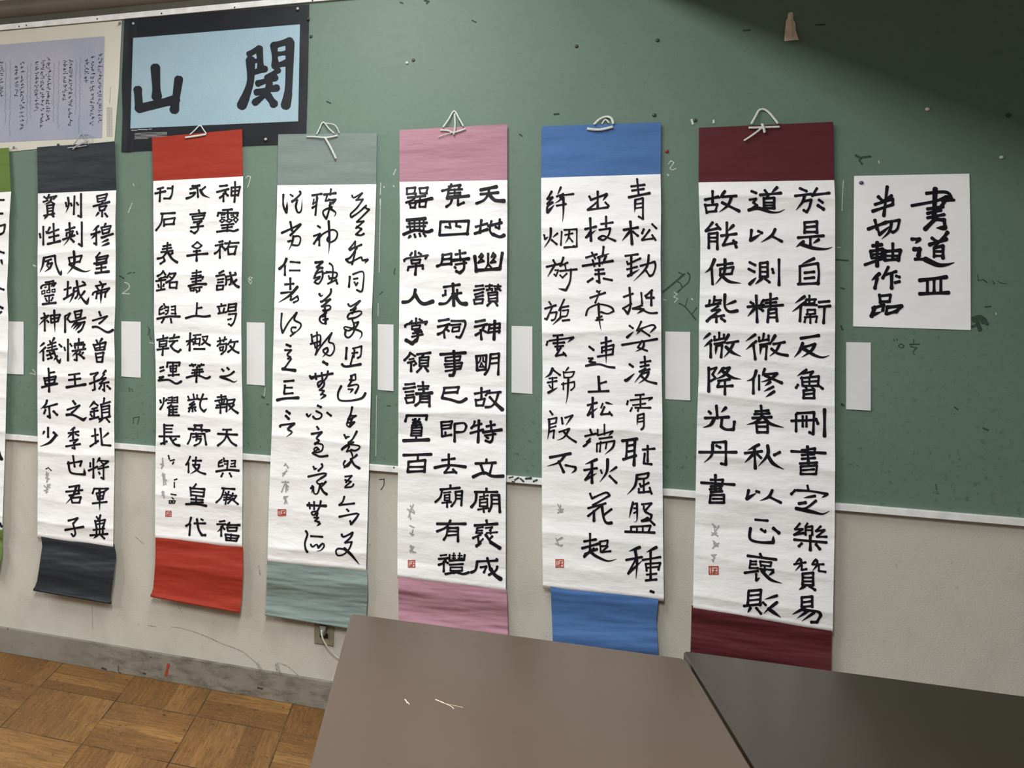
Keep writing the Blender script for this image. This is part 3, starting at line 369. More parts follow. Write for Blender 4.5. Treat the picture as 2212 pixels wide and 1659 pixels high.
INK['red'] = [
 ((315,380),6.382,3.2,60,"""
w1.1 102,14 112,13;w1.1 98,22 114,18;w1.1 110,21 106,27 102,30;107,24 107,35;w1.1 110,24 113,27;118,16 118,27;118,16 130,15 127,27;118,21 129,20;118,27 127,26;123,8 123,24 122,36
106,47 119,46;w1.1 99,55 100,51 127,51 126,55;w1.1 113,47 113,57;w.7 104,54 109,53;w.7 104,57 109,57;w.7 117,54 121,54;w.7 118,57 122,56;w.7 105,59 102,62 105,64 109,61 105,59;w.7 114,59 111,62 115,64 119,61 114,59;w.7 124,57 121,60 124,64 127,60 124,57;w.9 104,68 121,66;113,67 112,76;w.9 105,72 119,70;w1.1 98,77 113,75 121,76 127,74
w1.1 101,91 106,90;96,96 106,94;103,97 100,103 95,107;102,98 102,113;w1.1 105,97 108,100;109,93 128,92;116,90 113,98 109,102;113,98 114,108;w1.1 113,98 125,97 122,108;114,108 123,107
w1.1 101,134 107,131;w1.1 97,138 108,136;w.9 99,143 107,142;w.9 99,147 106,146;98,151 98,157;98,151 107,151 106,156;98,157 106,156;110,138 111,146 110,150;110,139 124,136;w.9 113,143 117,142 117,148 115,150;w1.2 116,133 119,145;w1.3 119,145 124,151 128,153;125,143 118,150>;123,133 124,135
w1.1 64,14 74,13;61,18 71,16 72,29;w1.1 61,24 68,23 64,28 56,31;82,15 76,20;w1.1 75,19 79,26 88,30>
73,47 74,51;61,53 82,51;w.9 64,56 65,60;w.9 64,56 81,54 79,59;w.9 65,60 78,59;66,64 77,62 72,67;62,71 79,69;71,66 72,74 67,79 62,76
w.9 71,91 64,97 71,100 77,96 71,91;w.9 66,104 75,103;w1.1 57,110 72,108 85,107;w1.1 70,103 70,117
70,130 69,148;w.9 64,134 76,132;w.9 64,138 76,137;w.9 62,142 79,139 78,142;w.9 64,146 76,144;w1.2 59,152 70,149 83,149;w.9 61,155 62,158;w.9 61,155 67,154 66,158;w.9 62,158 66,158;w.9 68,154 77,153;w.9 74,153 74,158 70,160;w.9 69,157 70,158
16,18 24,16;w1.1 13,24 27,21;20,17 19,35;30,17 36,17;37,14 36,25 33,31 25,31
w1.1 21,52 40,51;23,52 21,65 14,75;25,61 25,69;25,60 40,58 38,66;25,67 39,66
30,92 29,105;24,97 34,95;23,101 35,99;21,105 37,103;28,106 23,112 16,114;24,111 26,117 20,121;w1.3 31,106 36,114 43,119;37,106 33,109>
24,131 21,135 16,138;25,133 27,136;w.9 18,142 27,139;14,145 27,143;w.9 21,140 21,156;17,150 18,153;25,149 24,152;15,158 26,156;33,134 29,140;33,135 41,134 36,142 28,147;w.8 33,139 36,141;33,147 33,154;33,147 43,146 42,155;33,154 42,154
"""),
 ((315,630),6.144,2.9,60,"""
100,16 101,19;95,20 106,18;97,22 98,27;104,22 103,26;96,29 107,27;110,17 109,26;w1.1 110,17 120,16 119,25;111,21 119,20;110,26 119,25;110,30 120,29 117,40 113,45 110,43;w.9 109,37 113,36
w.9 95,66 107,63;w.9 98,61 99,66;w.9 105,60 103,66;99,68 95,72;98,70 107,69 106,77 100,83;w.9 98,75 99,78;w.9 98,74 103,73 102,77;w.9 99,78 102,78;113,64 109,70;112,67 122,66;118,67 116,74 109,80;w1.2 112,72 117,78 123,81
w1.1 101,103 103,105;w1.1 108,101 110,103;w1.1 117,106 110,111 99,113;w1.2 99,113 110,117 117,120 121,118>
w1.1 100,137 101,149;95,140 106,139;92,145 107,142;w.9 97,146 99,149;w.9 104,145 103,149;94,151 107,149;93,154 107,153;99,149 99,161;108,144 107,159;108,144 118,143 116,148 109,149;w1.2 110,150 115,156 122,161;117,150 109,158>
68,15 67,31;68,22 74,21;w1.2 53,35 65,32 77,33 85,32
w1.1 59,55 58,78;54,66 66,62;59,66 54,72>;61,65 63,67;w.9 63,58 73,57;w.9 66,60 65,67 63,70;w.9 66,63 72,62 71,71;w.8 66,66 66,69 70,69;w.9 75,60 82,59 80,65 74,70;w1.2 76,63 80,68 85,71;w1.1 64,76 78,76
58,98 66,97;61,96 63,99;69,98 77,97;74,96 71,100;62,104 75,103;61,108 76,106;w.9 65,104 65,112;w.9 71,104 71,112;w1.1 68,100 67,120;w1.1 54,114 68,111 80,115 85,113
w.9 63,136 64,141;w.9 56,139 58,144;56,144 70,142;w.9 68,137 68,142;w1.1 76,136 72,148 73,155 77,159 81,155>;70,143 81,142;64,146 58,150 63,150;65,149 57,155 66,153;62,154 62,159;58,157 57,159;65,156 66,158
w.9 22,19 18,23 18,30;w.8 19,24 22,23;w.9 18,30 24,28;w.9 24,16 25,19 30,21;w.8 24,22 30,20 29,28 26,30;w.8 26,25 30,25;w.9 34,20 39,19 39,30;w.8 34,24 39,24;w.8 34,29 40,29;w1.2 15,36 30,33 45,33;24,36 21,41;33,36 34,41
23,58 23,63;w1.1 15,64 29,61;w.9 18,66 18,73;w.9 18,66 28,65 27,72;w.8 18,70 27,69;w.9 18,73 27,72;15,77 30,75;w1.1 23,73 22,84;38,57 36,62;w1.1 32,62 44,60;31,66 42,65;w1.2 38,66 33,72 37,77 43,80 46,77
w1.1 28,100 29,94 45,94 44,98;36,95 36,112;w.9 32,99 33,106;w.9 32,99 41,98 40,106;w.8 33,102 40,102;w.9 33,106 40,106;30,111 44,110;w1.1 19,101 23,100;19,106 24,104;w1.2 18,114 23,113 17,118;w1.2 17,118 30,117 40,122 47,119
w1.1 19,144 20,147;24,141 23,149 19,156;28,143 25,146>;w.9 30,141 35,140 35,147;w.8 30,144 34,144;w.9 29,148 35,147;w.9 37,141 42,140 42,147;w.8 37,144 42,144;w.8 37,147 42,147;34,150 29,154;w1.1 31,153 31,163;31,153 42,152;31,157 41,156;31,160 41,160;w1.1 36,152 36,164;w1.1 30,164 44,164
"""),
 ((315,890),5.53,2.6,60,"""
92,21 102,21;w1.2 86,26 109,27;w1.1 97,21 96,28 93,34 86,40;w1.2 97,28 102,36 108,40
w.9 91,57 87,60 87,65;w.8 88,61 91,60;w.9 87,65 92,64;93,55 94,58 98,59;w.9 93,59 98,58 97,68;w.8 94,62 98,62;w.9 102,58 107,58 106,65;w.8 102,62 106,61;w.8 101,65 107,65;w1.2 84,71 98,69 111,70;92,73 90,77;100,73 102,77
w1.1 91,91 106,92;93,93 90,102 84,108;95,96 96,98;99,95 98,98;w.8 93,99 101,99;w.8 93,102 101,102;93,105 101,104;97,98 95,110;104,97 102,101;103,100 108,100 105,105;104,103 98,109;w1.1 103,104 110,110
88,131 94,130;85,134 95,134;92,135 89,140 85,143>;w1.1 90,137 90,148;92,138 94,140;100,132 98,134;w1.2 97,135 112,135;97,138 98,142;97,138 109,138 108,142;98,142 108,142;w1.1 95,146 96,153;w1.1 95,146 111,148 108,154;96,150 109,151;102,146 101,153;96,153 108,154
w1.3 58,16 67,16;w1.3 51,20 76,22 72,23;59,18 57,22;66,18 67,23;54,26 53,32 50,38;w1.1 54,26 70,26 72,39;w.8 60,25 60,29;w.9 56,30 66,29;61,32 66,32 64,37 58,40;w.9 62,27 60,34
53,53 50,60 48,63;51,61 51,72;w1.1 56,58 66,58;60,54 59,63;56,63 64,63 62,68 53,74>;w1.1 57,64 63,71 71,74
60,86 57,90;53,90 54,100;w1.1 54,91 70,92 69,100;w.9 55,95 69,96;54,99 69,101;w1.1 54,104 68,105;w1.1 54,108 68,108;60,101 60,110;w1.2 48,110 60,110 72,112
w1.1 54,126 52,133 48,136;w1.1 53,134 52,147;w1.1 58,133 71,133;w1.3 61,128 63,140 67,147 71,147;66,128 68,129
w1.2 22,15 22,38;23,16 32,16;w.9 23,20 31,20;w.9 23,24 31,24;w1.1 16,29 40,29;w1.1 18,38 25,35;w1.3 29,30 34,38 40,40;36,32 31,35>
w.8 27,52 28,56;w.8 29,58 34,57;w.8 32,62 33,60;w.7 34,81 37,80;w.7 34,84 34,90;w.7 30,98 36,99;w.6 31,102 33,104;w.6 28,106 31,106 30,109 28,109 28,106;w.6 32,106 35,106 34,109 32,109 32,106
""")]
INK['black'] = [
 ((70,400),6.38,3.1,60,"""
89,15 90,23;89,15 103,12 100,21;w.8 90,19 100,17;w.9 91,23 100,21;97,21 96,25;w1.1 84,29 106,23;92,30 93,35;92,30 102,28 99,34;93,35 99,34;96,35 96,43;91,38 87,43>;w1.1 100,39 103,43
91,56 83,63>;w1.1 81,68 93,64;88,60 88,82 85,80;88,67 81,74>;101,53 98,57>;95,58 97,67;96,58 108,56 105,65;w.8 97,62 105,60;97,67 105,65;w1.1 95,72 111,67;102,70 95,74>;104,75 95,79>;w1.1 105,80 95,84>
93,93 88,99;88,99 89,107;w1.1 89,100 104,97 101,105;w.9 90,103 101,101;w1.1 85,108 102,105;w1.1 88,110 102,107;w1.1 88,115 101,113;95,108 95,120;w1.3 87,121 105,119
w1.1 93,133 95,136;87,139 101,136;89,141 91,144;97,139 95,143>;83,151 86,147 106,142 102,147;89,148 88,156;90,149 101,147 100,154;w1.1 95,145 94,163>
49,17 50,27 46,38>;46,24 47,29;53,25 54,28;58,15 57,40;61,24 63,27;w1.1 67,12 67,44 63,42
51,52 51,71 43,83>;w1.1 46,62 58,58;47,66 47,70;47,66 56,63 54,69;w1.1 42,75 58,69;w1.2 53,74 57,78;61,64 62,67;w1.1 68,51 68,84 64,81
w1.2 57,91 58,104 56,112 48,122>;50,100 52,109;51,100 68,97 65,106;52,108 65,105;w1.3 51,109 61,115 72,119 80,117>
w1.1 49,133 48,154;44,144 53,141;w1.1 43,157 55,150;57,144 56,152 51,162>;57,142 73,137;57,147 63,145 62,152 59,156;w1.2 61,132 64,148 70,158 75,163 78,154>;72,146 63,158>;69,133 72,135
16,16 19,18;15,23 21,21;23,13 20,19;22,17 33,15 29,19;26,18 24,23 17,26>;25,22 30,26;20,28 21,40;20,28 29,27 28,39;w.8 21,32 28,31;w.8 21,36 28,35;16,42 30,39;20,42 16,47>;w1.1 26,40 29,43
15,57 15,82;10,67 11,72;19,64 20,66;24,58 20,66>;22,66 36,61;w1.1 29,53 30,79;23,72 36,69;w1.2 21,81 38,77
w1.1 16,100 14,111 10,120>;w1.1 16,100 31,97 32,108 36,119 39,123 40,117>;18,105 26,102;22,106 19,112>;21,109 27,107 24,114 17,119>;w.8 21,112 24,115
18,134 29,132;12,142 14,138 32,135 29,139;w.9 23,134 23,143;w.7 17,141 19,140;w.7 26,139 28,138;w.6 13,146 13,150 17,149 17,145 13,146;w.6 20,145 20,148 24,148 24,144 20,145;w.6 27,144 27,147 31,147 31,143 27,144;17,153 29,151;w.9 23,152 23,162;w.9 18,156 20,160;w.9 28,155 26,159;w1.2 14,164 32,162
"""),
 ((70,650),6.38,3.1,60,"""
w1.1 92,15 94,20;83,27 103,21 96,28 92,31;w1.2 83,36 90,36 103,43 111,40
88,54 90,58;w1.1 96,52 92,58>;84,60 87,68;w1.1 85,61 101,57 99,67;w.9 93,58 93,67;w.8 88,65 99,63;w.9 88,68 99,67;87,72 89,84;w1.1 87,73 98,71 96,84;w.9 89,78 96,77;89,84 96,84
w1.1 80,101 90,99 85,105;85,105 86,122 83,123;w1.1 79,114 92,109;w1.1 101,96 96,101>;99,101 94,108 101,106;101,106 93,114 105,112;99,113 99,124 97,122;95,116 92,121;w1.1 103,117 107,121
85,139 78,147>;86,141 90,144;82,149 89,147;80,153 90,151;85,148 85,161;80,156 82,159;w1.1 79,163 91,160;99,134 98,142;94,143 107,139;95,145 96,160;96,146 106,144 106,159;w.8 97,150 105,148;w.8 97,154 105,153;w1.1 92,163 107,159;96,163 91,168>;102,162 106,167
45,21 52,17 48,25 52,29;w1.1 45,22 45,43;58,15 60,24;w1.1 58,15 68,13 66,22;w.8 60,19 66,18;60,24 66,22;54,29 73,23;61,28 53,37>;w1.1 59,31 72,29 68,39 63,43;63,31 56,39>;67,31 59,41>
w1.1 49,53 49,82;44,64 45,68;52,59 54,62;64,52 64,59;58,59 70,57;58,61 59,65;58,61 72,60 70,64;w.8 63,60 63,65;w1.1 55,69 73,66;63,68 55,76>;61,73 61,82 58,81;66,70 64,73>;w1.2 64,73 71,79;70,71 67,74>
50,102 65,100;w1.1 50,109 66,107;w1.1 58,101 59,117;w1.3 47,119 73,115
w1.2 56,138 59,142;48,150 65,144 58,151 54,154;w1.3 47,157 56,157 70,164 75,160>
w1.1 16,17 17,20;12,24 22,20 9,33>;17,26 17,41;20,27 22,29;25,20 26,30;w1.1 26,20 38,19 35,28;26,25 36,23;26,30 35,28;30,13 31,43>
16,58 10,63>;18,64 9,72>;15,69 15,82;24,55 25,58;30,51 27,57>;w.9 21,61 32,57;w.9 21,65 32,62;20,69 34,66;w.9 27,57 27,69;24,71 26,79;20,75 29,72;21,80 27,78;w1.1 29,68 33,79 37,85 39,79>;34,76 29,82>;w1.1 37,60 40,63
w1.1 22,93 23,104;24,99 30,98;16,106 18,115;w1.1 16,107 32,104 30,113;w.9 18,110 30,108;18,115 30,113;w1.1 13,119 34,114;w1.1 23,108 23,125
20,137 18,143 11,149>;16,147 34,142;w1.1 23,146 24,161 21,159;w1.1 18,150 16,155;w1.2 29,152 34,157
"""),
 ((70,900),5.925,2.8,60,"""
w1.1 80,16 81,34;76,25 84,23;w1.1 74,38 84,31;w1.1 87,15 89,36 100,37;97,21 90,27>
w1.1 78,54 78,78;74,59 74,64;w1.1 72,69 83,64;86,53 82,59>;85,56 97,57 92,61 84,65>;w.8 88,58 90,60;84,67 97,64;91,62 91,80 88,78;85,71 86,73
79,92 77,98;79,92 97,92 93,95;82,98 84,106;82,98 92,96 90,105;w.8 83,102 91,101;84,106 90,105;w1.1 77,111 95,109;w1.1 86,94 86,120>
82,128 84,131;w1.1 87,126 86,130;80,133 82,142;80,134 93,132 91,140;w.9 86,131 86,150;w.9 81,138 92,136;78,145 92,143;82,142 82,150;90,141 90,149;w1.1 74,152 96,150;83,152 78,156>;w1.1 88,152 92,156
54,14 48,18>;46,21 59,19;w1.1 52,15 52,28;51,21 45,27>;55,22 59,24;48,31 58,29 53,34;53,33 54,41 51,40;w1.1 43,38 61,35
w1.2 46,58 48,70 54,73 67,74 66,66>;w1.1 45,60 63,57 61,63;52,50 54,64
w1.1 47,90 60,88 59,96;43,96 64,94;47,101 60,98;w1.1 56,90 52,101 43,111>;49,103 51,110;w1.1 50,104 62,103 60,110;51,110 60,110
w1.1 46,133 58,130 52,137;52,137 55,150 52,153 50,150;w1.2 42,145 65,141
w1.2 20,14 20,26;15,19 13,23>;w1.3 27,20 31,24;w1.3 30,24 22,33 10,38>
w.5 17,67 19,66;w.5 20,65 24,69
""")]
INK['green'] = [((0,310),3.77,2.0,60,"""
0,46 3,46;0,57 2,57
0,67 4,66 3,72 0,74
0,88 3,89;1,95 2,99>
0,118 3,119
w1.2 0,133 2,134;0,138 1,137
"""), ((0,750),3.02,1.8,60,"""
w1.2 -1,68 1,73;0,115 1,117;0,290 1,298
""")]
INK['title'] = [((1750,350),4.147,3.1,60,"""
w1.8 112,24 111,50;w1.2 104,28 122,27 127,34;w.9 118,35 129,34;w1.1 91,39 112,35 122,31;w1.2 124,31 118,39;w1.2 105,42 119,40;w1.2 105,46 117,43;w1.1 105,50 120,47;w1.6 112,51 103,60;w1.4 112,51 120,52 121,59 113,59>
w1.2 91,69 98,69 94,73>;w1.6 93,78 98,78 97,84;w1.1 94,87 103,87;w1.6 103,87 114,92 122,92 129,90>;w1.2 109,68 113,71;w1.4 123,63 118,70;w1.4 107,74 122,69;115,72 111,77;111,77 111,85;w1.2 111,77 119,75 119,86;w.9 113,80 117,80;w.9 112,84 118,84
w1.3 98,106 122,103;w1.2 98,118 124,117;w1.1 105,106 105,118;w1.1 111,105 111,117;w1.1 117,104 117,117
w1.1 69,22 66,48;w1.2 61,31 65,35;w1.1 73,30 66,35;w1.1 58,38 74,33 74,38 56,44
w1.1 58,52 60,60;w1.2 52,60 68,54;60,58 62,65 72,57>;67,54 80,52 78,60 74,63 71,61;73,53 71,62 64,69>
w1.3 60,72 60,93;w1.3 56,75 64,74;w1.1 54,80 55,85;w1.2 54,80 65,78 64,85;w.9 55,83 64,82;55,86 64,85;w1.1 49,92 66,86;w1.2 67,79 67,88;w1.1 74,73 74,87;w1.2 67,80 81,79 79,88;w.9 68,84 79,84;w1.1 67,88 79,87
w1.2 62,100 55,106>;w1.2 60,104 58,113;w1.1 70,94 65,104;67,101 77,98;w1.3 73,100 73,113;77,102 80,103;w1.1 76,108 80,107
w1.1 62,119 63,126;62,120 72,119 71,125;63,125 70,125;w1.5 58,130 55,138;w1.2 56,131 66,128 65,133;56,137 64,134>;w1.1 69,130 68,136;w1.3 69,130 82,129 77,134;w1.1 69,136 76,134
""")]
INK['seki'] = [((0,0),3.16,1.0,60,"""
w6 106,46 107,66;w5.5 94,61 95,74;w6 95,74 120,68;w5.5 122,54 119,75
w5.5 171,41 171,55 168,65 165,72;w4 170,37 177,33;w4.5 177,33 178,47;w3 172,42 178,41;w4 171,50 181,47;w4.5 187,31 188,45;w4.5 187,31 198,28;w5.5 198,29 197,60 195,72;w3.2 188,37 196,36;w4 188,45 195,43;w3.5 182,53 190,48;w4 176,57 188,53;w4 175,63 189,60;w4 184,57 181,64 174,70;w5 182,64 187,71
""")]
# faint old-manuscript columns on the cream poster (x, y0, y1 in px, weight)
COLS = [(215.6,116,262,1),(199.4,122,271,1),(186.4,125,180,1),(173.3,124,273,.5),(164.4,128,242,.5),(152.2,128,271,1),(140,130,213,1),
 (127,133,267,.5),(116.4,135,255,.5),(104.2,124,262,1),(91.1,130,276,1),(79,133,232,1),(66.7,137,248,.5),(59.4,141,257,.5),(48,133,278,1),
 (35,141,208,1),(22.8,130,280,.5),(13,135,258,.5),(2.4,133,213,1)]
# ---------------------------------------------------------------- object helpers
def mesh_obj(name, verts, faces, mat, parent=None, smooth=False, solid=0, bevel=0):
    me = D.meshes.new(name); me.from_pydata([tuple(v) for v in verts], [], faces); me.materials.append(mat); me.validate(); me.update()
    if smooth:
        for p in me.polygons: p.use_smooth = True
    o = D.objects.new(name, me); C.objects.link(o)
    if parent:
        o.parent = parent
        o.matrix_parent_inverse = Matrix.Translation(-parent.location)
    if solid:
        m = o.modifiers.new('thickness', 'SOLIDIFY'); m.thickness = solid; m.offset = -1
        if smooth:
            m = o.modifiers.new('crisp_rim', 'EDGE_SPLIT'); m.split_angle = math.radians(60); m.use_edge_sharp = False
    if bevel:
        m = o.modifiers.new('bevel', 'BEVEL'); m.width = bevel; m.segments = 2; m.limit_method = 'ANGLE'
    return o
def tag(o, label, cat, group=None):
    o['label'] = label; o['category'] = cat
    if group: o['group'] = group
    return o
def empty(name, loc, label, cat, group=None):
    o = D.objects.new(name, None); C.objects.link(o); o.location = loc; o.empty_display_size = .05
    return tag(o, label, cat, group)
def struct(o):
    o['kind'] = 'structure'; return o
class MB:
    def __init__(s): s.v = []; s.f = []
    def add(s, vs, fs):
        b = len(s.v); s.v += [Vector(v) for v in vs]; s.f += [[b+i for i in q] for q in fs]; return s
    def box(s, x0, x1, y0, y1, z0, z1):
        return s.add([(x0,y0,z0),(x1,y0,z0),(x1,y1,z0),(x0,y1,z0),(x0,y0,z1),(x1,y0,z1),(x1,y1,z1),(x0,y1,z1)],
                     [(0,3,2,1),(4,5,6,7),(0,1,5,4),(1,2,6,5),(2,3,7,6),(3,0,4,7)])
    def tube(s, pts, r, n=8, flat=1.0, caps=True):
        pts = [Vector(p) for p in pts]; rings = []
        for k, p in enumerate(pts):
            d = (pts[min(k+1, len(pts)-1)]-pts[max(k-1, 0)]).normalized()
            a = Vector((0, -1, 0)); a = a-d*a.dot(d)
            if a.length < .1: a = Vector((1, 0, 0))-d*d.x
            a.normalize(); b = d.cross(a)
            rr = r[k] if isinstance(r, (list, tuple)) else r
            rings.append([p+(a*math.cos(t)*flat+b*math.sin(t))*rr for t in [2*math.pi*q/n for q in range(n)]])
        vs = [v for g in rings for v in g]; fs = []
        for k in range(len(rings)-1):
            for q in range(n):
                q2 = (q+1) % n; fs.append((k*n+q, k*n+q2, (k+1)*n+q2, (k+1)*n+q))
        if caps: fs += [tuple(range(n))[::-1], tuple(range((len(rings)-1)*n, len(rings)*n))]
        return s.add(vs, fs)
    def build(s, name, mat, parent=None, **kw): return mesh_obj(name, s.v, s.f, mat, parent, **kw)

def lerp(a, b, t): return a+(b-a)*t
def smooth_pts(pts, step=1.0):
    if len(pts) < 3: return pts
    out = []
    P = [pts[0]]+list(pts)+[pts[-1]]
    for i in range(1, len(P)-2):
        p0, p1, p2, p3 = P[i-1:i+3]
        n = max(2, int(math.dist(p1[:2], p2[:2])/step))
        for k in range(n):
            t = k/n
            out.append(tuple(.5*((2*b)+(c-a)*t+(2*a-5*b+4*c-d)*t*t+(3*b-a-3*c+d)*t**3) for a, b, c, d in zip(p0, p1, p2, p3)))
    out.append(tuple(pts[-1])); return out
# a hanging sheet: edges traced down its two sides, with a distance from the wall at every point
class Sheet:
    def __init__(s, left, right, off):
        s.L = left; s.R = right; s.off = off
    @staticmethod
    def xat(P, y):
        if y <= P[0][1]: return P[0][0]
        for (x0, y0), (x1, y1) in zip(P, P[1:]):
            if y <= y1: return lerp(x0, x1, (y-y0)/(y1-y0))
        return P[-1][0]
    def px(s, t, u):
        yl = lerp(s.L[0][1], s.L[-1][1], t); yr = lerp(s.R[0][1], s.R[-1][1], t)
        return lerp(s.xat(s.L, yl), s.xat(s.R, yr), u), lerp(yl, yr, u)
    def inv(s, x, y):
        u = .5; t = .5
        for _ in range(5):
            a = lerp(s.L[0][1], s.R[0][1], u); b = lerp(s.L[-1][1], s.R[-1][1], u); t = (y-a)/(b-a)
            yl = lerp(s.L[0][1], s.L[-1][1], t); yr = lerp(s.R[0][1], s.R[-1][1], t)
            xl, xr = s.xat(s.L, yl), s.xat(s.R, yr); u = (x-xl)/(xr-xl)
        return t, u
    def at(s, x, y, extra=0.0):
        t, u = s.inv(x, y)
        return wallp(x, y, s.off(t, u)+extra)
    def grid(s, rows, cols, hem=()):
        vs = []; fs = []; n = cols+1
        for k in range(rows+1):
            for c in range(n):
                t, u = k/rows, c/cols; x, y = s.px(t, u)
                vs.append(wallp(x, y, s.off(t, u)))
        nr = rows
        for dy, do in hem:
            nr += 1
            for c in range(n):
                u = c/cols; x, y = s.px(1, u); vs.append(wallp(x, y+dy, s.off(1, u)+do))
        for k in range(nr):
            for c in range(cols):
                fs.append((k*n+c, (k+1)*n+c, (k+1)*n+c+1, k*n+c+1))
        return vs, fs

# ---------------------------------------------------------------- brush strokes
def parse(block):
    out = []
    for line in block.strip().split('\n'):
        for st in line.split(';'):
            st = st.strip()
            if not st: continue
            w = 1.0; tap = False; pts = []
            for tk in st.split():
                if tk.startswith('w'): w = float(tk[1:])
                elif tk == '>': tap = True
                else:
                    if tk.endswith('>'): tap = True; tk = tk[:-1]
                    a, b = tk.split(','); pts.append((float(a), float(b)))
            out.append((w, tap, pts))
    return out
def pieces(pts, ang):
    segs = [[pts[0]]]
    for k in range(1, len(pts)):
        segs[-1].append(pts[k])
        if k < len(pts)-1:
            a = math.atan2(pts[k][1]-pts[k-1][1], pts[k][0]-pts[k-1][0]); b = math.atan2(pts[k+1][1]-pts[k][1], pts[k+1][0]-pts[k][0])
            d = abs((b-a+math.pi) % (2*math.pi)-math.pi)
            if d > math.radians(ang): segs.append([pts[k]])
    return segs
def ribbon(mb, place, pts, w0, tap, first, last, rnd, k0):
    path = smooth_pts(pts, 2.5) if len(pts) > 2 else pts
    dense = [path[0]]
    for a, b in zip(path, path[1:]):
        n = max(1, int(math.dist(a, b)/4.0))
        dense += [(lerp(a[0], b[0], q/n), lerp(a[1], b[1], q/n)) for q in range(1, n+1)]
    if len(dense) < 3:
        a, b = dense[0], dense[-1]; dense = [a, ((a[0]+b[0])/2, (a[1]+b[1])/2), b]
    L = [0]
    for a, b in zip(dense, dense[1:]): L.append(L[-1]+math.dist(a, b))
    tot = L[-1] or 1
    ph = rnd.random()*6
    ext = 0.25*w0
    left, right = [], []
    N = len(dense)
    def width(t):
        if tap: q = 1.16-.12*t if t < .35 else lerp(1.118, .16, ((t-.35)/.65)**1.25)
        else: q = .86+.20*(2*t-1)**2+(.06 if t > .8 else 0)
        return w0*q*(1+.05*math.sin(ph+t*7))/2
    rows = []
    for k, p in enumerate(dense):
        a = dense[max(k-1, 0)]; b = dense[min(k+1, N-1)]
        dx, dy = b[0]-a[0], b[1]-a[1]; m = math.hypot(dx, dy) or 1
        rows.append((p[0], p[1], dx/m, dy/m, width(L[k]/tot)))
    # brush-like slanted caps
    x, y, dx, dy, hw = rows[0]
    cap0 = [(x-dx*hw*q, y-dy*hw*q, dx, dy, hw*s_) for q, s_ in ((.75, .45), (.45, .82))]
    x, y, dx, dy, hw = rows[-1]
    cap1 = [(x+dx*hw*q, y+dy*hw*q, dx, dy, hw*s_) for q, s_ in ((.45, .82), (.8, .4))]
    rows = cap0+rows+cap1
    ex = .0016+.00004*(k0 % 9)
    vs = []
    for x, y, dx, dy, hw in rows:
        vs.append(place(x-dy*hw, y+dx*hw, ex)); vs.append(place(x+dy*hw, y-dx*hw, ex))
    fs = [(2*k, 2*k+2, 2*k+3, 2*k+1) for k in range(len(rows)-1)]
    mb.add(vs, fs)
def write_ink(name, tiles, place, mat, parent, wmul=1.0):
    rnd = random.Random(len(name)+3); k0 = 0
    for (x0, y0), sc_, wb, ang, block in tiles:
        for line in block.strip().split('\n'):             # one line = one character
            mb = MB()
            for w, tap, pts in parse(line):
                pp = [(x0+10*a/sc_, y0+10*b/sc_) for a, b in pts]
                ps = pieces(pp, ang)
                for q, seg in enumerate(ps):
                    k0 += 1
                    ribbon(mb, place, seg, w*wb*10/sc_*wmul, tap and q == len(ps)-1, q == 0, q == len(ps)-1, rnd, k0)
            mb.build(name, mat, parent)
def patch(sheet, left, right, rows, cols, extra):
    sub = Sheet(left, right, None); vs = []; fs = []; n = cols+1
    for k in range(rows+1):
        for c in range(n):
            x, y = sub.px(k/rows, c/cols); vs.append(sheet.at(x, y, extra))
    for k in range(rows):
        for c in range(cols): fs.append((k*n+c, (k+1)*n+c, (k+1)*n+c+1, k*n+c+1))
    return vs, fs
# ================================================================ the setting
ZB, ZT = 0.8776, 2.4981                       # bottom and top edge of the green board
struct(MB().box(-5, 4.5, .012, .16, 0, 3.05).build('wall_back', M_['wall']))
struct(MB().box(-5, 4.5, -6, .16, -.1, 0).build('floor', M_['floor']))
struct(MB().box(-5, 4.5, -6, .16, 3.05, 3.15).build('ceiling', M_['ceil']))
bb = struct(MB().box(-5, 4.5, 0, .0118, 0, .0999).build('baseboard_back', M_['base'], bevel=.002))
beam = struct(MB().box(.39, .74, -6, .0115, 2.55, 3.049).build('trim_1', M_['ceil']))
# half-round brown rail above the board and the dark strip under it
zr = 2.583; rr = .037
prof = [(-rr*math.sin(a)-.0, zr+rr*math.cos(a)) for a in [math.pi*q/14 for q in range(15)]]
vs = []; fs = []
for x in (-5, 4.5): vs += [(x, .0118+y, z) for y, z in prof]
fs = [(k+1, k, 15+k, 15+k+1) for k in range(14)]
struct(mesh_obj('trim_2', vs, fs, M_['brown'], smooth=True, solid=.003))
struct(MB().box(-5, 4.5, -.004, .0118, 2.522, zr-rr+.002).build('trim_3', M_['olive']))

# ================================================================ the green board
board = empty('chalkboard', (0, 0, ZB), 'long green board with white metal rails, covering the upper wall behind the scrolls', 'chalkboard')
MB().box(-4.9, 4.4, 0, .0118, ZB-.01, ZT+.006).build('panel', M_['board'], board)
rail_t = MB().box(-4.9, 4.4, -.012, .0118, ZT, ZT+.022).build('top_rail', M_['alu'], board, bevel=.0015)
rail_b = MB().box(-4.9, 4.4, -.011, .0118, ZB-.021, ZB).build('bottom_rail', M_['alu'], board, bevel=.0015)
def disc(x, y, off, r, h=.0025, n=14):
    c = wallp(x, y, off); mb = MB(); ring = lambda rad, d: [(c.x+rad*math.cos(2*math.pi*q/n), c.y-d, c.z+rad*math.sin(2*math.pi*q/n)) for q in range(n)]
    vs = ring(r, 0)+ring(r, h*.5)+ring(r*.7, h); fs = []
    for k in range(2):
        for q in range(n):
            q2 = (q+1) % n; fs.append((k*n+q, k*n+q2, (k+1)*n+q2, (k+1)*n+q))
    fs.append(tuple(range(2*n, 3*n))); mb.add(vs, fs); return mb
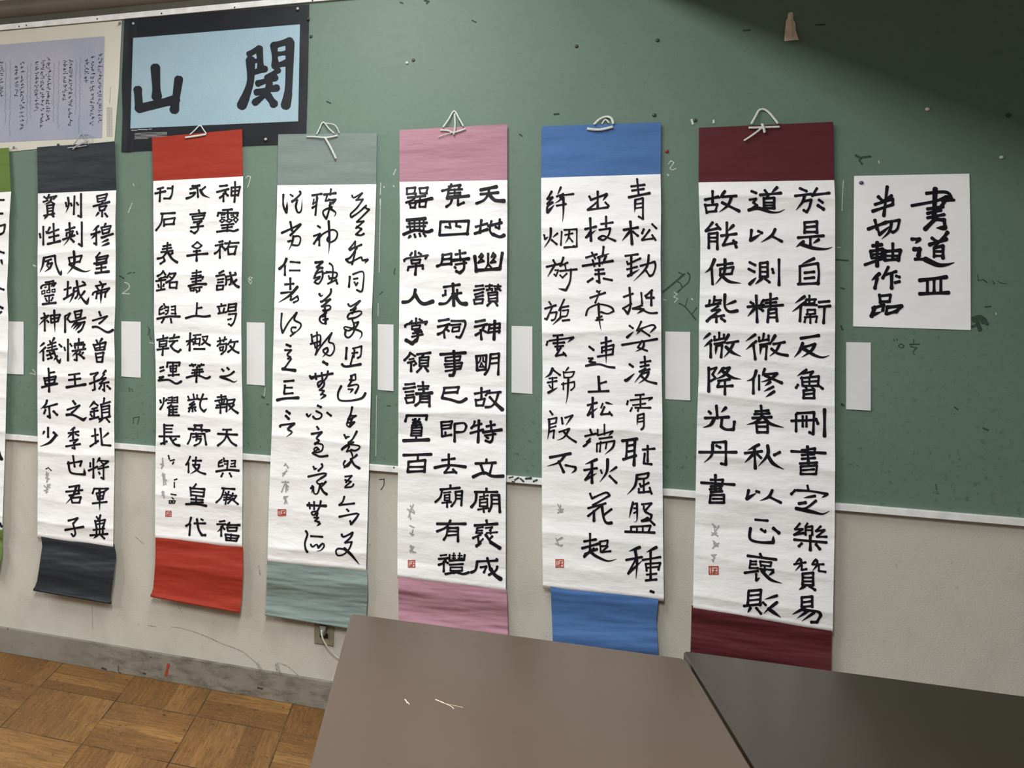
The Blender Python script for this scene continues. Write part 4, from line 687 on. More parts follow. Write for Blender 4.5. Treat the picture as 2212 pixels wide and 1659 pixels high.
for x, y in ((41, 57), (57, 55), (210, 41), (349, 29), (507, 16), (675, 1)):
    disc(x, y, .012, .0032, .0015).build('screw', M_['screw'], rail_t)
for x, y in ((851, 1010), (1385, 1061.5)):
    disc(x, y, .011, .0028, .0015).build('screw', M_['screw'], rail_b)
def marks(name, mat, parent, lines, off=.0004):
    rnd = random.Random(5); k0 = 0
    for w, pts in lines:
        mb = MB()
        for seg in pieces(pts, 80):
            k0 += 1; ribbon(mb, lambda x, y, e: wallp(x, y, off+e*.2), seg, w, False, True, True, rnd, k0)
        mb.build(name, mat, parent)
CH = [ # chalk numbers and lines
 ('chalk_numeral', [(2.2, [(1444, 354), (1449, 347), (1456, 351), (1447, 364), (1452, 367), (1460, 364)])]),
 ('chalk_dot', [(3.5, [(1442, 377), (1444, 379)])]),
 ('chalk_numeral', [(2.2, [(531, 385), (535, 380), (541, 382), (539, 392), (535, 404)])]),
 ('chalk_numeral', [(1.8, [(536, 604), (540, 598), (545, 600), (537, 608), (541, 613), (544, 608), (538, 602)])]),
 ('chalk_numeral', [(2.0, [(269, 610), (277, 613), (279, 622), (264, 634), (279, 635)])]),
 ('chalk_numeral', [(1.8, [(285, 439), (277, 459)])]), ('chalk_dot', [(2, [(288, 397), (289, 401)])]),
 ('chalk_numeral', [(2.0, [(1456, 631), (1463, 636), (1455, 641), (1464, 645), (1457, 653)])]),
 ('chalk_numeral', [(2.4, [(855, 366), (850, 377)])]), ('chalk_dot', [(2.6, [(850, 401), (851, 403)])]), ('chalk_dot', [(2.6, [(829, 403), (830, 405)])]),
 ('chalk_line', [(2.2, [(822.5, 395), (821.5, 420)]), (3.2, [(821.5, 430), (821.5, 442)]), (1.6, [(821.5, 442), (820, 520), (819, 588)])]),
 ('chalk_line', [(1.6, [(817, 655), (816.5, 682)]), (1.6, [(813.5, 855), (812.5, 930), (812, 985)])]),
 ('chalk_dot', [(3, [(1494, 645), (1496, 647)])]), ('chalk_line', [(1.6, [(1433, 647), (1439, 648)])]),
 ('chalk_line', [(1.6, [(573, 838), (570, 856)])]), ('chalk_line', [(2, [(1822, 390), (1820, 420), (1819, 455)])]),
 ('chalk_line', [(2, [(1809, 534), (1815, 535)])]), ('chalk_dot', [(3.4, [(72, 573), (77, 575)])]), ('chalk_line', [(2, [(71, 798), (77, 806)]), (2, [(65, 806), (77, 809)])]),
 ('chalk_dot', [(3, [(1898, 348), (1899, 352)])]), ('chalk_dot', [(2.6, [(2151, 676), (2152, 679)])]), ('chalk_line', [(1.6, [(323, 740), (332, 742)])]),
]
for nm, ln in CH: marks(nm, M_['chalk'], board, ln)
DK = [
 ('marker_scribble', [(4.5, [(1432, 631), (1455, 612), (1478, 592)]), (2.6, [(1466, 588), (1477, 594)]), (3, [(1485, 589), (1490, 595), (1487, 609), (1472, 623), (1464, 631)]), (3, [(1463, 608), (1470, 612), (1473, 620)])]),
 ('marker_scribble', [(3, [(1467, 655), (1480, 663), (1492, 677), (1503, 690)]), (2, [(1480, 663), (1485, 645)]), (2.4, [(1494, 679), (1505, 665)])]),
 ('marker_scribble', [(2, [(2112, 593), (2113, 606), (2124, 604)]), (3, [(2124, 604), (2132, 610)]), (2.4, [(2144, 606), (2148, 613)]), (1.6, [(2155, 607), (2162, 611), (2174, 613)])]),
 ('marker_numeral', [(2.2, [(1931, 733), (1932, 736)]), (2.2, [(1937, 732), (1938, 735)]), (2.4, [(1941, 746), (1947, 743), (1953, 747), (1948, 752), (1941, 748)]), (2.4, [(1974, 733), (1974, 744)]), (2.4, [(1965, 744), (1986, 743)]), (2, [(1966, 748), (1980, 752), (1972, 760), (1976, 766)])]),
 ('marker_numeral', [(1.8, [(288, 903), (288, 915)]), (1.8, [(288, 903), (301, 900), (297, 916)])]),
 ('marker_numeral', [(1.6, [(279, 838), (280, 846)]), (1.6, [(284, 840), (287, 846)])]),
 ('marker_tick', [(3, [(259, 596), (267, 601)]), (2, [(275, 592), (283, 588)]), (2, [(287, 590), (291, 588)])]),
 ('marker_tick', [(2.4, [(853, 580), (851, 590), (853, 592)]), (1.8, [(820, 636), (827, 630)]), (2, [(836, 876), (843, 877)])]),
 ('marker_tick', [(1.8, [(320, 706), (324, 716), (322, 722), (327, 734)]), (1.4, [(322, 712), (319, 724)])]),
 ('dark_smear', [(6, [(1849, 336), (1860, 342)]), (5, [(1862, 340), (1880, 338)]), (4, [(1856, 346), (1862, 354)])]),
 ('dark_blot', [(14, [(2104, 690), (2116, 686), (2126, 694)]), (10, [(2112, 698), (2117, 712)]), (7, [(2124, 690), (2133, 700)]), (6, [(2100, 706), (2108, 703)])]),
 ('dark_smear', [(3.6, [(1806, 561), (1832, 563)]), (3, [(1816, 622), (1824, 624)]), (4, [(1817, 704), (1820, 712)])]),
 ('dark_smear', [(3, [(2128, 663), (2140, 662)]), (3, [(2062, 879), (2069, 885)]), (4, [(2124, 925), (2134, 929)]), (2, [(2022, 1046), (2023, 1058)])]),
 ('dark_smear', [(4, [(917, 1), (926, 3), (922, 7)]), (3, [(864, 5), (870, 7)]), (3, [(1020, 44), (1028, 48)])]),
 ('dark_smear', [(4, [(1197, 247), (1207, 246)]), (3, [(1122, 290), (1128, 294)]), (3, [(706, 219), (714, 223)])]),
 ('dark_smear', [(3, [(1762, 54), (1782, 53)]), (4, [(1606, 66), (1620, 65)])]),
 ('dark_dot', [(5, [(566, 857), (570, 859)]), (3, [(576, 873), (580, 874)]), (5, [(1818, 873), (1822, 876)])]),
]
for nm, ln in DK: marks(nm, M_['darkmark'], board, ln)
marks('paint_wear', M_['darkmark'], rail_b, [(3, [(1100, 1032), (1108, 1030)]), (4, [(1112, 1037), (1120, 1032)]), (4, [(1124, 1034), (1131, 1040)]), (5, [(1136, 1034), (1147, 1033)]), (4, [(1152, 1040), (1160, 1037)]), (3, [(1106, 1040), (1111, 1041)])], .0115)
# scuffs on the wall and the baseboard
wall = D.objects['wall_back']
marks('scuff', M_['scuff'], wall, [(1.6, [(320, 1351), (336, 1354)]), (1.6, [(370, 1354), (392, 1357), (425, 1367)]), (2.2, [(425, 1367), (455, 1379), (478, 1390)]), (1.8, [(478, 1390), (520, 1406), (545, 1425), (558, 1436)])], -.0116)
marks('scuff', M_['scuff'], wall, [(6, [(556, 1434), (563, 1446)]), (9, [(598, 1436), (602, 1455)]), (2, [(600, 1432), (622, 1440), (645, 1460)])], -.0116)
marks('scuff', M_['scuff'], wall, [(3, [(559, 1222), (562, 1242)]), (1.6, [(386, 1312), (392, 1322)]), (1.2, [(199, 1308), (200, 1358)]), (1.6, [(293, 1160), (310, 1175)])], -.0116)
marks('marker_tick', M_['darkmark'], wall, [(2.2, [(820, 1036), (830, 1035), (829, 1048), (823, 1058)])], -.0116)
marks('red_spot', M_['redmark'], bb, [(7, [(364, 1436), (361, 1449), (359, 1459)])], .0)
marks('grime', M_['screw'], bb, [(4, [(220, 1443), (229, 1446)]), (2, [(256, 1438), (256, 1451), (261, 1453)]), (4, [(310, 1454), (314, 1456)]), (4, [(557, 1486), (567, 1488)])], .0)

# ================================================================ thumbtacks and bits on the board
def tack(x, y, off, mat, label, group=None, r=.0055, cat='thumbtack'):
    o = disc(x, y, off, r, .005).build('thumbtack', M_[mat], smooth=True)
    c = wallp(x, y, off)
    for v in o.data.vertices: v.co -= c
    o.location = c
    return tag(o, label, cat, group)
GB = 'tacks left on the green board'
for a in [
 (288, 51, .011, 'm_silver', 'silver tack at the top left corner of the black framed poster', 'tacks holding the posters'),
 (643, 19, .011, 'm_silver', 'silver tack at the top right corner of the black framed poster', 'tacks holding the posters'),
 (574, 301, .011, 'm_silver', 'silver tack at the bottom edge of the black framed poster', 'tacks holding the posters'),
 (259, 50, .011, 'm_gray', 'grey tack at the top right corner of the cream poster', 'tacks holding the posters'),
 (30, 319, .011, 'm_gray', 'grey tack in the bottom margin of the cream poster beside the green scroll', 'tacks holding the posters'),
 (126, 313, .010, 'm_dark', 'dark tack in the cream poster margin at the top edge of the black-mounted scroll', 'tacks holding the posters'),
 (666, 41, .009, 'm_dark', 'dark olive tack on the right edge of the black framed poster', 'tacks holding the posters'),
 (672, 79, .0, 'm_dark', 'dark green tack in the board just right of the black framed poster', GB),
 (893, 130, .0, 'm_brown', 'brown tack high on the green board beside a white tack', GB),
 (879, 136, .0, 'm_white', 'white tack high on the green board beside a brown tack', GB),
 (1245, 100, .0, 'm_dark', 'dark tack alone high on the board above the blue-mounted scroll', GB),
 (1420, 87, .0, 'm_dark', 'dark tack high on the board, just left of the shadow edge', GB),
 (1413, 249, .0, 'm_dark', 'dark tack just above the top right corner of the blue-mounted scroll', GB),
 (1501, 260, .0, 'm_dark', 'dark tack with a white paper shred, above left of the maroon-mounted scroll', GB),
 (1440, 327, .0, 'm_red', 'red tack just right of the blue mount', GB),
 (2003, 236, .0, 'm_white', 'white tack at the shadow edge right of the maroon-mounted scroll', GB),
 (2178, 249, .0, 'm_dark', 'dark tack in the shaded part of the board near the right edge', GB),
 (2163, 340, .0, 'm_white', 'small white tack far right on the board above the title sheet', GB),
 (1860, 395, .0035, 'm_purple', 'purple tack in the top left corner of the white title sheet', None),
]:
    tack(*a[:5], a[5], r=.0048 if 'small' in a[4] else .0055)
def scrap(name, pts, off0, off1, mat, label, cat, group=None):
    ys = [p[1] for p in pts]; y0, y1 = min(ys), max(ys)
    vs = [wallp(x, y, lerp(off0, off1, ((y-y0)/(y1-y0))**2)) for x, y in pts]
    c = wallp(*pts[0], 0)
    o = mesh_obj(name, [v-c for v in vs], [list(range(len(vs)))[::-1]], M_[mat], solid=.0006); o.location = c
    return tag(o, label, cat, group)
scrap('masking_tape', [(1702, 29), (1709, 25.5), (1713, 27), (1713.5, 42), (1718, 50), (1719, 66), (1724, 82), (1726, 86), (1710, 87), (1697, 89), (1694, 88), (1696, 62), (1698, 44), (1701, 40)][::1], .001, .016, 'tape', 'torn piece of beige masking tape high on the shaded part of the board', 'tape')
scrap('paper_shred', [(1491.5, 258), (1496, 256.5), (1499, 268), (1495, 270)], .001, .003, 'm_white', 'tiny white paper shred beside a dark tack above the maroon mount', 'paper scrap')
scrap('paper_shred', [(1540, 259), (1543, 258), (1544, 266), (1539, 266.5)], .001, .003, 'm_white', 'tiny white paper shred just left of the maroon scroll cord, above the mount', 'paper scrap')

# ================================================================ posters
def nz(x, y, z=0): return noise.noise(Vector((x, y, z)))
p1 = Sheet([(-230, 89), (-224, 352)], [(263, 44), (257, 180), (247, 305)], lambda t, u: .0025+.003*abs(nz(u*4, t*3, 1))+.004*max(0, nz(u*7, 3, t*2)) if u < .96 else .0025)
po = empty('poster', wallp(0, 200, 0), 'cream bordered poster of an old lilac manuscript with small handwriting', 'poster')
v, f_ = p1.grid(24, 44); pp = mesh_obj('poster_sheet', v, f_, M_['cream'], po, smooth=True, solid=.0006)
v, f_ = patch(p1, [(-200, 113), (-195, 316)], [(226, 78), (220.5, 298)], 22, 40, .0009); pr = mesh_obj('manuscript_print', v, f_, M_['lilac'], pp, smooth=True)
rnd = random.Random(11)
for cx, y0, y1, wt in COLS+[(c[0]-226, c[1]+18, c[2]+18, c[3]) for c in COLS if c[0] > 30]:
    y = y0; dark = wt > .7; mbk = MB()
    while y < y1:
        hgt = rnd.uniform(5.5, 8.5) if dark else rnd.uniform(8, 20); x = cx-(y-y0)*.013
        for q in range(rnd.randint(4, 5) if dark else 1):
            if dark:
                ax, ay = x+rnd.uniform(-3.4, 3), y+rnd.uniform(0, hgt-1.5); horiz = rnd.random() < .55
                pts = [(ax, ay), (ax+(rnd.uniform(2, 4.2) if horiz else rnd.uniform(-1.6, .8)), ay+(rnd.uniform(-.9, .4) if horiz else rnd.uniform(2, 4)))]
            else:
                pts = [(x+rnd.uniform(-1.4, 1.4), y+hgt*k/4) for k in range(5)]
            for seg in pieces(pts, 80): ribbon(mbk, lambda a, b, e: p1.at(a, b, .0011+e*.2), seg, 1.25 if dark else .8, False, 1, 1, rnd, q)
        y += hgt+rnd.uniform(1.2, 2.4)
    mbk.build('handwriting_column', M_['oldink' if dark else 'oldthin'], pr)
mb = MB()
for k in range(5):
    for q in range(14):
        yy = 232+q*4.6; ribbon(mb, lambda a, b, e: p1.at(a, b, .0009+e*.2), [(231.5+k*2.6, yy), (231.3+k*2.6, yy+3.2)], .8, False, 1, 1, rnd, q)
for q in range(8): ribbon(mb, lambda a, b, e: p1.at(a, b, .0009+e*.2), [(238.4-q*.2, 188+q*4.4), (238.2-q*.2, 191+q*4.4)], .9, False, 1, 1, rnd, q)
mb.build('caption', M_['oldthin'], pp)
p2 = Sheet([(269, 42), (263, 180), (265, 250), (262, 328)], [(668, 9), (666, 150), (661, 309)], lambda t, u: .004+.006*math.exp(-((u-.035)/.02)**2)*(.5+.5*math.sin(t*7+1))+.002*abs(nz(u*4, t*4, 2)))
po = empty('poster', wallp(465, 170, 0), 'black bordered poster with two large brushed characters on pale blue', 'poster')
v, f_ = p2.grid(24, 50); pp = mesh_obj('poster_sheet', v, f_, M_['navy'], po, smooth=True, solid=.0006)
v, f_ = patch(p2, [(287.5, 82), (281.5, 277.5)], [(648, 52.5), (644, 262)], 22, 40, .0009); pr = mesh_obj('blue_print', v, f_, M_['sky'], pp, smooth=True)
write_ink('brushed_character', INK['seki'], lambda a, b, e: p2.at(a, b, .001+e*.5), M_['navy'], pr, 1.1)
mb = MB()
for row, (xa, xb, y) in enumerate(((284, 296, 281.5), (298, 318, 280), (322, 328, 279))):
    x = xa
    while x < xb: ribbon(mb, lambda a, b, e: p2.at(a, b, .0009+e*.2), [(x, y), (x+2.2, y-.2)], 1.8, False, 1, 1, rnd, row); x += 3.1
for row in range(5):
    x = 291
    while x < (360 if row < 4 else 318): ribbon(mb, lambda a, b, e: p2.at(a, b, .0009+e*.2), [(x, 288.5+row*2.9-(x-291)*.045), (x+1.9, 288.4+row*2.9-(x-291)*.045)], 1.1, False, 1, 1, rnd, row); x += 2.7
mb.build('caption', M_['softink'], pp)

# ================================================================ hanging scrolls
GS = 'calligraphy scrolls hung along the board'
def scroll(key, mat, topL, topR, bL, bR, pl, pr_, lowL, lowR, label, ncr, seals=(), sig=None, cords=(), apex=None, o0=.014, o1=.026, flare=.0, wr=.0015, seed=1, tmat=None, cordmat='cord', apexlabel=''):
    rnd = random.Random(seed)
    cre = [((k+.55+rnd.uniform(-.12, .12))/ncr, rnd.uniform(.35, 1.0)*(1 if rnd.random() < .8 else -.6)) for k in range(ncr)]
    def poff(t, u):
        z = lerp(o0, o1, t)+.004*math.sin(math.pi*min(1, max(0, t)))
        for ct, am in cre:
            d = (t-ct+.006*math.sin(u*3+ct*30))
            if abs(d) < .12: z += .0095*am*math.exp(-abs(d)/(.020 if d > 0 else .026))
        z += .0028*nz(u*2.2+seed, t*9)+.0014*nz(u*5, t*22, seed)
        z += .004*(abs(2*u-1)**6)*nz(t*12, seed*3.3, u)
        return max(.006, z)
    paper = Sheet(pl, pr_, poff)
    topo = lambda t, u: lerp(.013, poff(0, u)-.0015, t*t*(3-2*t))+.0018*nz(u*3, t*4, seed+5)
    top = Sheet([topL, (bL[0], bL[1]+6)], [topR, (bR[0], bR[1]+6)], topo)
    lowo = lambda t, u: lerp(poff(1, u)-.003, o1+flare, t)+.0055*math.sin(t*9+seed)*min(1, 4*t)+.004*nz(u*2, t*6, seed+9)+wr*nz(u*3.5, t*17+u*2.5, seed)
    low = Sheet(lowL, lowR, lowo)
    base = wallp((topL[0]+topR[0])/2, topL[1], 0)
    root = empty('hanging_scroll', base, label, 'scroll', GS)
    v, f_ = top.grid(26, 16); mesh_obj('top_mount', v, f_, M_[mat], root, smooth=True, solid=.0008)
    v, f_ = low.grid(60, 20); lm = mesh_obj('bottom_mount', v, f_, M_[tmat or mat], root, smooth=True, solid=.0008)
    pts = [wallp(*low.px(1, u/10), lowo(1, u/10)-.004) for u in range(11)]
    MB().tube(pts, .0058, 10).build('roller', M_[tmat or mat], lm, smooth=True)
    v, f_ = paper.grid(300, 26, hem=((4, .0015), (8, -.001), (11.5, -.006), (13, -.012)))
    pm = mesh_obj('paper_sheet', v, f_, M_['paper'], root, smooth=True, solid=.0005)
    if key in INK: write_ink('brushed_character', INK[key], paper.at, M_['ink'], pm, .9)
    for x0, y0, x1, y1 in seals:
        mb = MB(); w_ = x1-x0
        for seg in ([(x0, y0), (x1, y0)], [(x1, y0), (x1, y1)], [(x1, y1), (x0, y1)], [(x0, y1), (x0, y0)],
                    [(x0+w_*.25, y0+w_*.15), (x0+w_*.25, y1-w_*.2)], [(x0+w_*.5, y0+w_*.3), (x1-w_*.2, y0+w_*.25)], [(x0+w_*.45, y0+w_*.6), (x1-w_*.15, y0+w_*.6)],
                    [(x0+w_*.65, y0+w_*.25), (x0+w_*.6, y1-w_*.1)], [(x0+w_*.2, y0+w_*.8), (x1-w_*.4, y0+w_*.78)]):
            ribbon(mb, paper.at, seg, w_*.16, False, 1, 1, rnd, 1)
        mb.build('seal_stamp', M_['seal'], pm)
    if sig:
        mb = MB()
        for x, y, w_, h_ in sig:
            for q in range(5): ribbon(mb, paper.at, [(x+rnd.uniform(-w_, w_*.3), y+rnd.uniform(-h_, h_)), (x+rnd.uniform(-w_*.3, w_), y+rnd.uniform(-h_, h_))], 2.6, False, 1, 1, rnd, 1)
        mb.build('faint_signature', M_['softink'], pm)
    for nm, r_, line in cords:
        pts = []
        for a in line:
            x, y = a[0], a[1]; o_ = a[2] if len(a) > 2 else .020
            pts.append((x, y, o_))
        pts = smooth_pts(pts, 3)
        MB().tube([wallp(*p) for p in pts], r_, 6, .45).build(nm, M_[cordmat], root, smooth=True)
    if apex: tack(apex[0], apex[1], .0, 'm_gray', apexlabel, 'tacks holding the scroll cords', r=.0042)
    return paper

M_['mt_green'] = mk_mount('green_mount_cloth', (.135, .225, .045)); M_['mt_black'] = mk_mount('charcoal_mount_cloth', (.024, .030, .037), .5, .5)
M_['mt_red'] = mk_mount('red_mount_cloth', (.37, .034, .016)); M_['mt_gray'] = mk_mount('grey_green_mount_cloth', (.215, .270, .250)); M_['mt_teal'] = mk_mount('sage_mount_cloth', (.235, .305, .283), 1.0)
M_['mt_pink'] = mk_mount('pink_mount_cloth', (.47, .245, .31), .9); M_['mt_blue'] = mk_mount('blue_mount_cloth', (.072, .172, .41)); M_['mt_maroon'] = mk_mount('maroon_mount_cloth', (.105, .016, .022))

scroll('green', 'mt_green', (-140, 330), (19, 319), (-136, 424), (24, 414),
 [(-136, 424), (-140, 620), (-144, 900), (-150, 1122)], [(24, 414), (20, 470), (18, 560), (15, 620), (18, 690), (16, 780), (14, 830), (12, 930), (8, 1050), (5, 1137)],
 [(-150, 1125), (-156, 1180), (-164, 1225)], [(5, 1141), (5, 1190), (-3, 1246)],
 'green mounted scroll cut by the left edge of the photo', 12, seed=2)
scroll('black', 'mt_black', (80, 318), (248, 306), (82, 418), (251, 411),
 [(82, 418), (82, 500), (81, 560), (82, 700), (80.5, 780), (81, 900), (82, 1000), (81, 1100), (81, 1150)], [(251, 411), (249, 480), (250, 550), (249, 660), (246.5, 720), (248, 780), (246.5, 900), (247.5, 1000), (246, 1080), (244.5, 1172)],
 [(88, 1152), (91, 1180), (84, 1230), (80, 1255), (73, 1273)], [(247, 1175), (251, 1200), (246, 1240), (240, 1285), (240, 1302)],
 'scroll with charcoal black mounts, hung below the cream poster', 14, sig=[(100, 1030, 7, 12), (102, 1055, 7, 10)],
 cords=(('hanging_cord', .0022, [(157, 314, .016), (166, 303, .012), (176, 289.5, .008), (186, 303, .012), (191, 311, .016)]), ('cord_loop', .0014, [(178, 291, .009), (190, 290, .012), (199, 297, .013), (201, 307, .013)]),
        ('hanger_rod', .0026, [(146, 319.5, .019), (166, 317.5, .019), (187, 314.5, .019)]), ('cord_tail', .0034, [(157, 323, .021), (163, 317, .022), (172, 312, .021), (190, 304, .018)])),
 apex=(176, 290), apexlabel='tack holding the thin cord of the charcoal black mounted scroll', seed=3, flare=.020, cordmat='twine')
scroll('red', 'mt_red', (328, 297), (523, 279), (331, 391), (525, 381),
 [(331, 391), (331.5, 480), (333, 600), (332.5, 700), (336, 780), (337, 860), (337, 930), (336, 980), (335, 1080), (335, 1152)], [(525, 381), (524, 500), (522, 600), (521, 700), (522, 800), (524, 880), (524, 950), (524, 1040), (523, 1100), (523, 1172)],
 [(336, 1160), (335, 1220), (331, 1270), (326, 1286)], [(525, 1182), (525, 1230), (522, 1290), (518, 1321)],
 'scroll with vermilion red mounts, overlapping the black framed poster', 13, seals=((358, 1104, 369.5, 1115.5),), sig=[(352, 1000, 6, 12), (354, 1035, 7, 14), (352, 1070, 6, 10)],
 cords=(('hanging_cord', .0026, [(410, 291, .018), (420, 282, .015), (432, 271, .010), (440, 281, .015), (446, 289, .018)]), ('hanger_rod', .0042, [(400, 297, .019), (422, 294, .020), (445, 290, .019)])),
 apex=(432, 272), apexlabel='tack holding the cord of the vermilion red mounted scroll', seed=4, flare=.012)
scroll('gray', 'mt_gray', (601, 290), (814, 287), (599, 400), (813, 398),
 [(599, 400), (598, 450), (595, 560), (592, 680), (589, 800), (588, 900), (585, 980), (581, 1080), (578, 1202)], [(813, 398), (811, 460), (808, 560), (803, 680), (803, 760), (801, 850), (799, 940), (797, 1010), (794, 1120), (791, 1223)],
 [(577, 1207), (576, 1260), (573, 1326)], [(793, 1230), (794, 1280), (790, 1360)],
 'scroll with grey green mounts and flowing cursive writing, hanging slightly askew', 11, wr=.0026, tmat='mt_teal', seals=((601, 1101, 617, 1113),), sig=[(618, 1015, 8, 14), (616, 1050, 8, 14), (616, 1080, 6, 8)],
 cords=(('hanging_cord', .0026, [(684, 290, .018), (690, 278, .013), (698, 264, .008), (710, 277, .013), (722, 288, .018)]), ('cord_loop', .0020, [(700, 266, .010), (718, 268, .014), (727, 274, .016), (733, 288, .018)]),
        ('hanger_rod', .0032, [(662, 295, .019), (680, 295.5, .020), (705, 297, .021), (729, 293, .019)]), ('cord_tail', .0040, [(702, 297, .022), (714, 318, .024), (726, 343, .022)])),
 apex=(699, 264), apexlabel='tack holding the cord of the grey green mounted scroll', seed=5)
scroll('pink', 'mt_pink', (863, 281), (1096, 268), (863, 393), (1096, 389),
 [(863, 393), (864, 480), (863, 600), (862, 700), (861, 800), (860.5, 900), (860, 1000), (858.5, 1100), (858.5, 1236)], [(1096, 389), (1096, 480), (1095, 600), (1094, 700), (1093, 850), (1093, 1000), (1092.5, 1100), (1092.5, 1266)],
 [(860, 1238), (861, 1300), (861, 1372)], [(1094, 1272), (1097, 1340), (1098, 1408)],
 'scroll with pink mounts and thick black clerical script', 13, wr=.0022, seals=((882, 1211, 896, 1225),), sig=[(888, 1105, 8, 16), (889, 1145, 8, 12), (890, 1185, 8, 10)],
 cords=(('hanging_cord', .0030, [(957, 275, .018), (969, 258, .013), (981, 240, .007), (992, 257, .013), (1001, 273, .018)]), ('hanger_rod', .0032, [(951, 281, .019), (968, 282, .020), (980, 286, .021), (1006, 278, .020)]),
        ('cord_tail', .0028, [(982, 245, .012), (983, 262, .017), (983, 276, .022), (980, 291, .022)]), ('cord_end', .0014, [(946, 296, .020), (962, 290, .021), (976, 287, .021)])),
 apex=(981, 239), apexlabel='tack holding the cord of the pink mounted scroll', seed=6)
scroll('blue', 'mt_blue', (1170, 273), (1428, 264), (1169, 384), (1427, 376),
 [(1169, 384), (1169, 460), (1169.5, 600), (1170.5, 700), (1172, 800), (1171, 900), (1170.5, 1000), (1171, 1150), (1173, 1258)], [(1427, 376), (1428, 450), (1427, 550), (1428, 660), (1429, 800), (1431, 900), (1431, 1000), (1432, 1150), (1434, 1286)],
 [(1189, 1260), (1192, 1330), (1195, 1412)], [(1423, 1288), (1418, 1340), (1423, 1432)],
 'scroll with bright blue mounts, the lower one narrower than its paper', 12, seals=((1201, 1209, 1217, 1225),), sig=[(1208, 1100, 9, 12), (1208, 1170, 9, 10)],
 cords=(('hanging_cord', .0040, [(1283, 269, .018), (1296, 257, .014), (1311, 252, .008), (1321, 256, .013), (1325, 268, .018)]), ('cord_loop', .0026, [(1300, 268, .016), (1308, 258, .014), (1316, 266, .017)]), ('hanger_rod', .0046, [(1268, 278, .019), (1295, 280, .021), (1324, 274, .019)])),
 apex=(1310, 254), apexlabel='tack holding the cord of the bright blue mounted scroll', seed=7)
scroll('maroon', 'mt_maroon', (1510, 276), (1800, 263), (1509, 394), (1802, 389),
 [(1509, 394), (1510.5, 450), (1513, 520), (1512.5, 600), (1510, 700), (1510, 800), (1506, 900), (1504, 1000), (1502, 1100), (1499, 1200), (1497, 1304)], [(1802, 389), (1804, 430), (1804, 560), (1804, 700), (1803, 850), (1804, 1000), (1803, 1150), (1801, 1250), (1799, 1354)],
 [(1494, 1308), (1493, 1360), (1491, 1428)], [(1797, 1357), (1796, 1400), (1794, 1482)],
 'large scroll with dark maroon mounts, rightmost of the row', 13, wr=.002, seals=((1532, 1224, 1551, 1240),), sig=[(1545, 1145, 9, 14), (1545, 1180, 8, 12), (1540, 1205, 8, 8)],
 cords=(('hanging_cord', .0036, [(1623, 268, .018), (1633, 250, .012), (1640, 238, .008), (1650, 236, .007), (1660, 242, .009), (1670, 253, .014), (1681, 267, .018)]), ('hanger_rod', .0036, [(1617, 276, .019), (1650, 275, .021), (1684, 274, .019)]),
        ('cord_knot', .0040, [(1646, 267, .022), (1650, 278, .024), (1652, 287, .022)]), ('cord_tail', .0032, [(1646, 276, .023), (1628, 290, .024), (1607, 304, .021)])),
 apex=(1650, 236), apexlabel='tack holding the cord of the dark maroon mounted scroll', seed=8)

# ================================================================ title sheet and name slips
ts = Sheet([(1845, 380), (1844, 520), (1843, 705)], [(2094, 375), (2096, 480), (2097, 713)], lambda t, u: .003+.004*(1-math.cos(math.pi*2*t))*.5*(.4+.6*abs(2*u-1))+.0015*nz(u*3, t*4, 3))
ro = empty('title_sheet', wallp(1970, 380, 0), 'white sheet with seven brushed characters and the numeral III, right of the maroon scroll', 'sheet of paper')
v, f_ = ts.grid(40, 24); sh = mesh_obj('paper_sheet', v, f_, M_['sheet'], ro, smooth=True, solid=.0005)
write_ink('brushed_character', INK['title'], ts.at, M_['ink'], sh, .86)
GN = 'name slips pinned beside the scrolls'
for k, (x0, y0, x1, y1, lab) in enumerate([
 (-24, 693, 51, 806, 'pale name slip beside the green mounted scroll'),
 (262, 694, 304, 813, 'pale name slip between the charcoal and the red mounted scrolls'),
 (533, 696, 572, 830, 'pale name slip between the red and the grey green mounted scrolls'),
 (816, 700, 850, 842, 'pale name slip between the grey green and the pink mounted scrolls'),
 (1105, 704, 1150, 848, 'pale name slip between the pink and the blue mounted scrolls'),
 (1437, 716, 1491, 862, 'pale name slip between the blue and the maroon mounted scrolls'),
 (1828, 739, 1881, 884, 'pale name slip under the white title sheet, right of the maroon scroll')]):
    sl = Sheet([(x0, y0), (x0, y1)], [(x1, y0+(1 if k else 2)), (x1, y1+3)], lambda t, u, k=k: .002+.0035*t*t*(.5+.5*math.sin(k*2+u*3)))
    v, f_ = sl.grid(12, 6); c = wallp(x0, y0, 0)
    o = mesh_obj('name_slip', [p-c for p in v], f_, M_['slip'], smooth=True, solid=.0005); o.location = c
    tag(o, lab, 'paper slip', GN)

# ================================================================ wall outlet, plug and cable
WO = -.012
pl = [wallp(x, y, WO) for x, y in ((679.5, 1322), (721.5, 1328), (721, 1396.5), (679.5, 1391))]
x0, x1, z0, z1 = pl[0].x, pl[1].x, pl[2].z+.004, pl[0].z-.002
out = empty('wall_outlet', ((x0+x1)/2, .012, (z0+z1)/2), 'olive metal wall outlet plate low on the cream wall under the grey green scroll', 'outlet')
MB().box(x0, x1, .004, .0118, z0, z1).build('plate', M_['plate'], out, bevel=.002)
a, b = wallp(691, 1367, -.004), wallp(709, 1379.5, -.004)
MB().box(a.x, b.x, .0022, .0039, b.z, a.z).build('socket', M_['black'], out)
a2 = wallp(691, 1337, -.004); b2 = wallp(709, 1349, -.004)
MB().box(a2.x, b2.x, .0022, .0039, b2.z, a2.z).build('socket', M_['black'], out)
c = wallp(699, 1356, -.004)
pg = empty('power_plug', c, 'grey plug with a cream cable in the upper socket of the wall outlet', 'plug')
mb = MB(); 
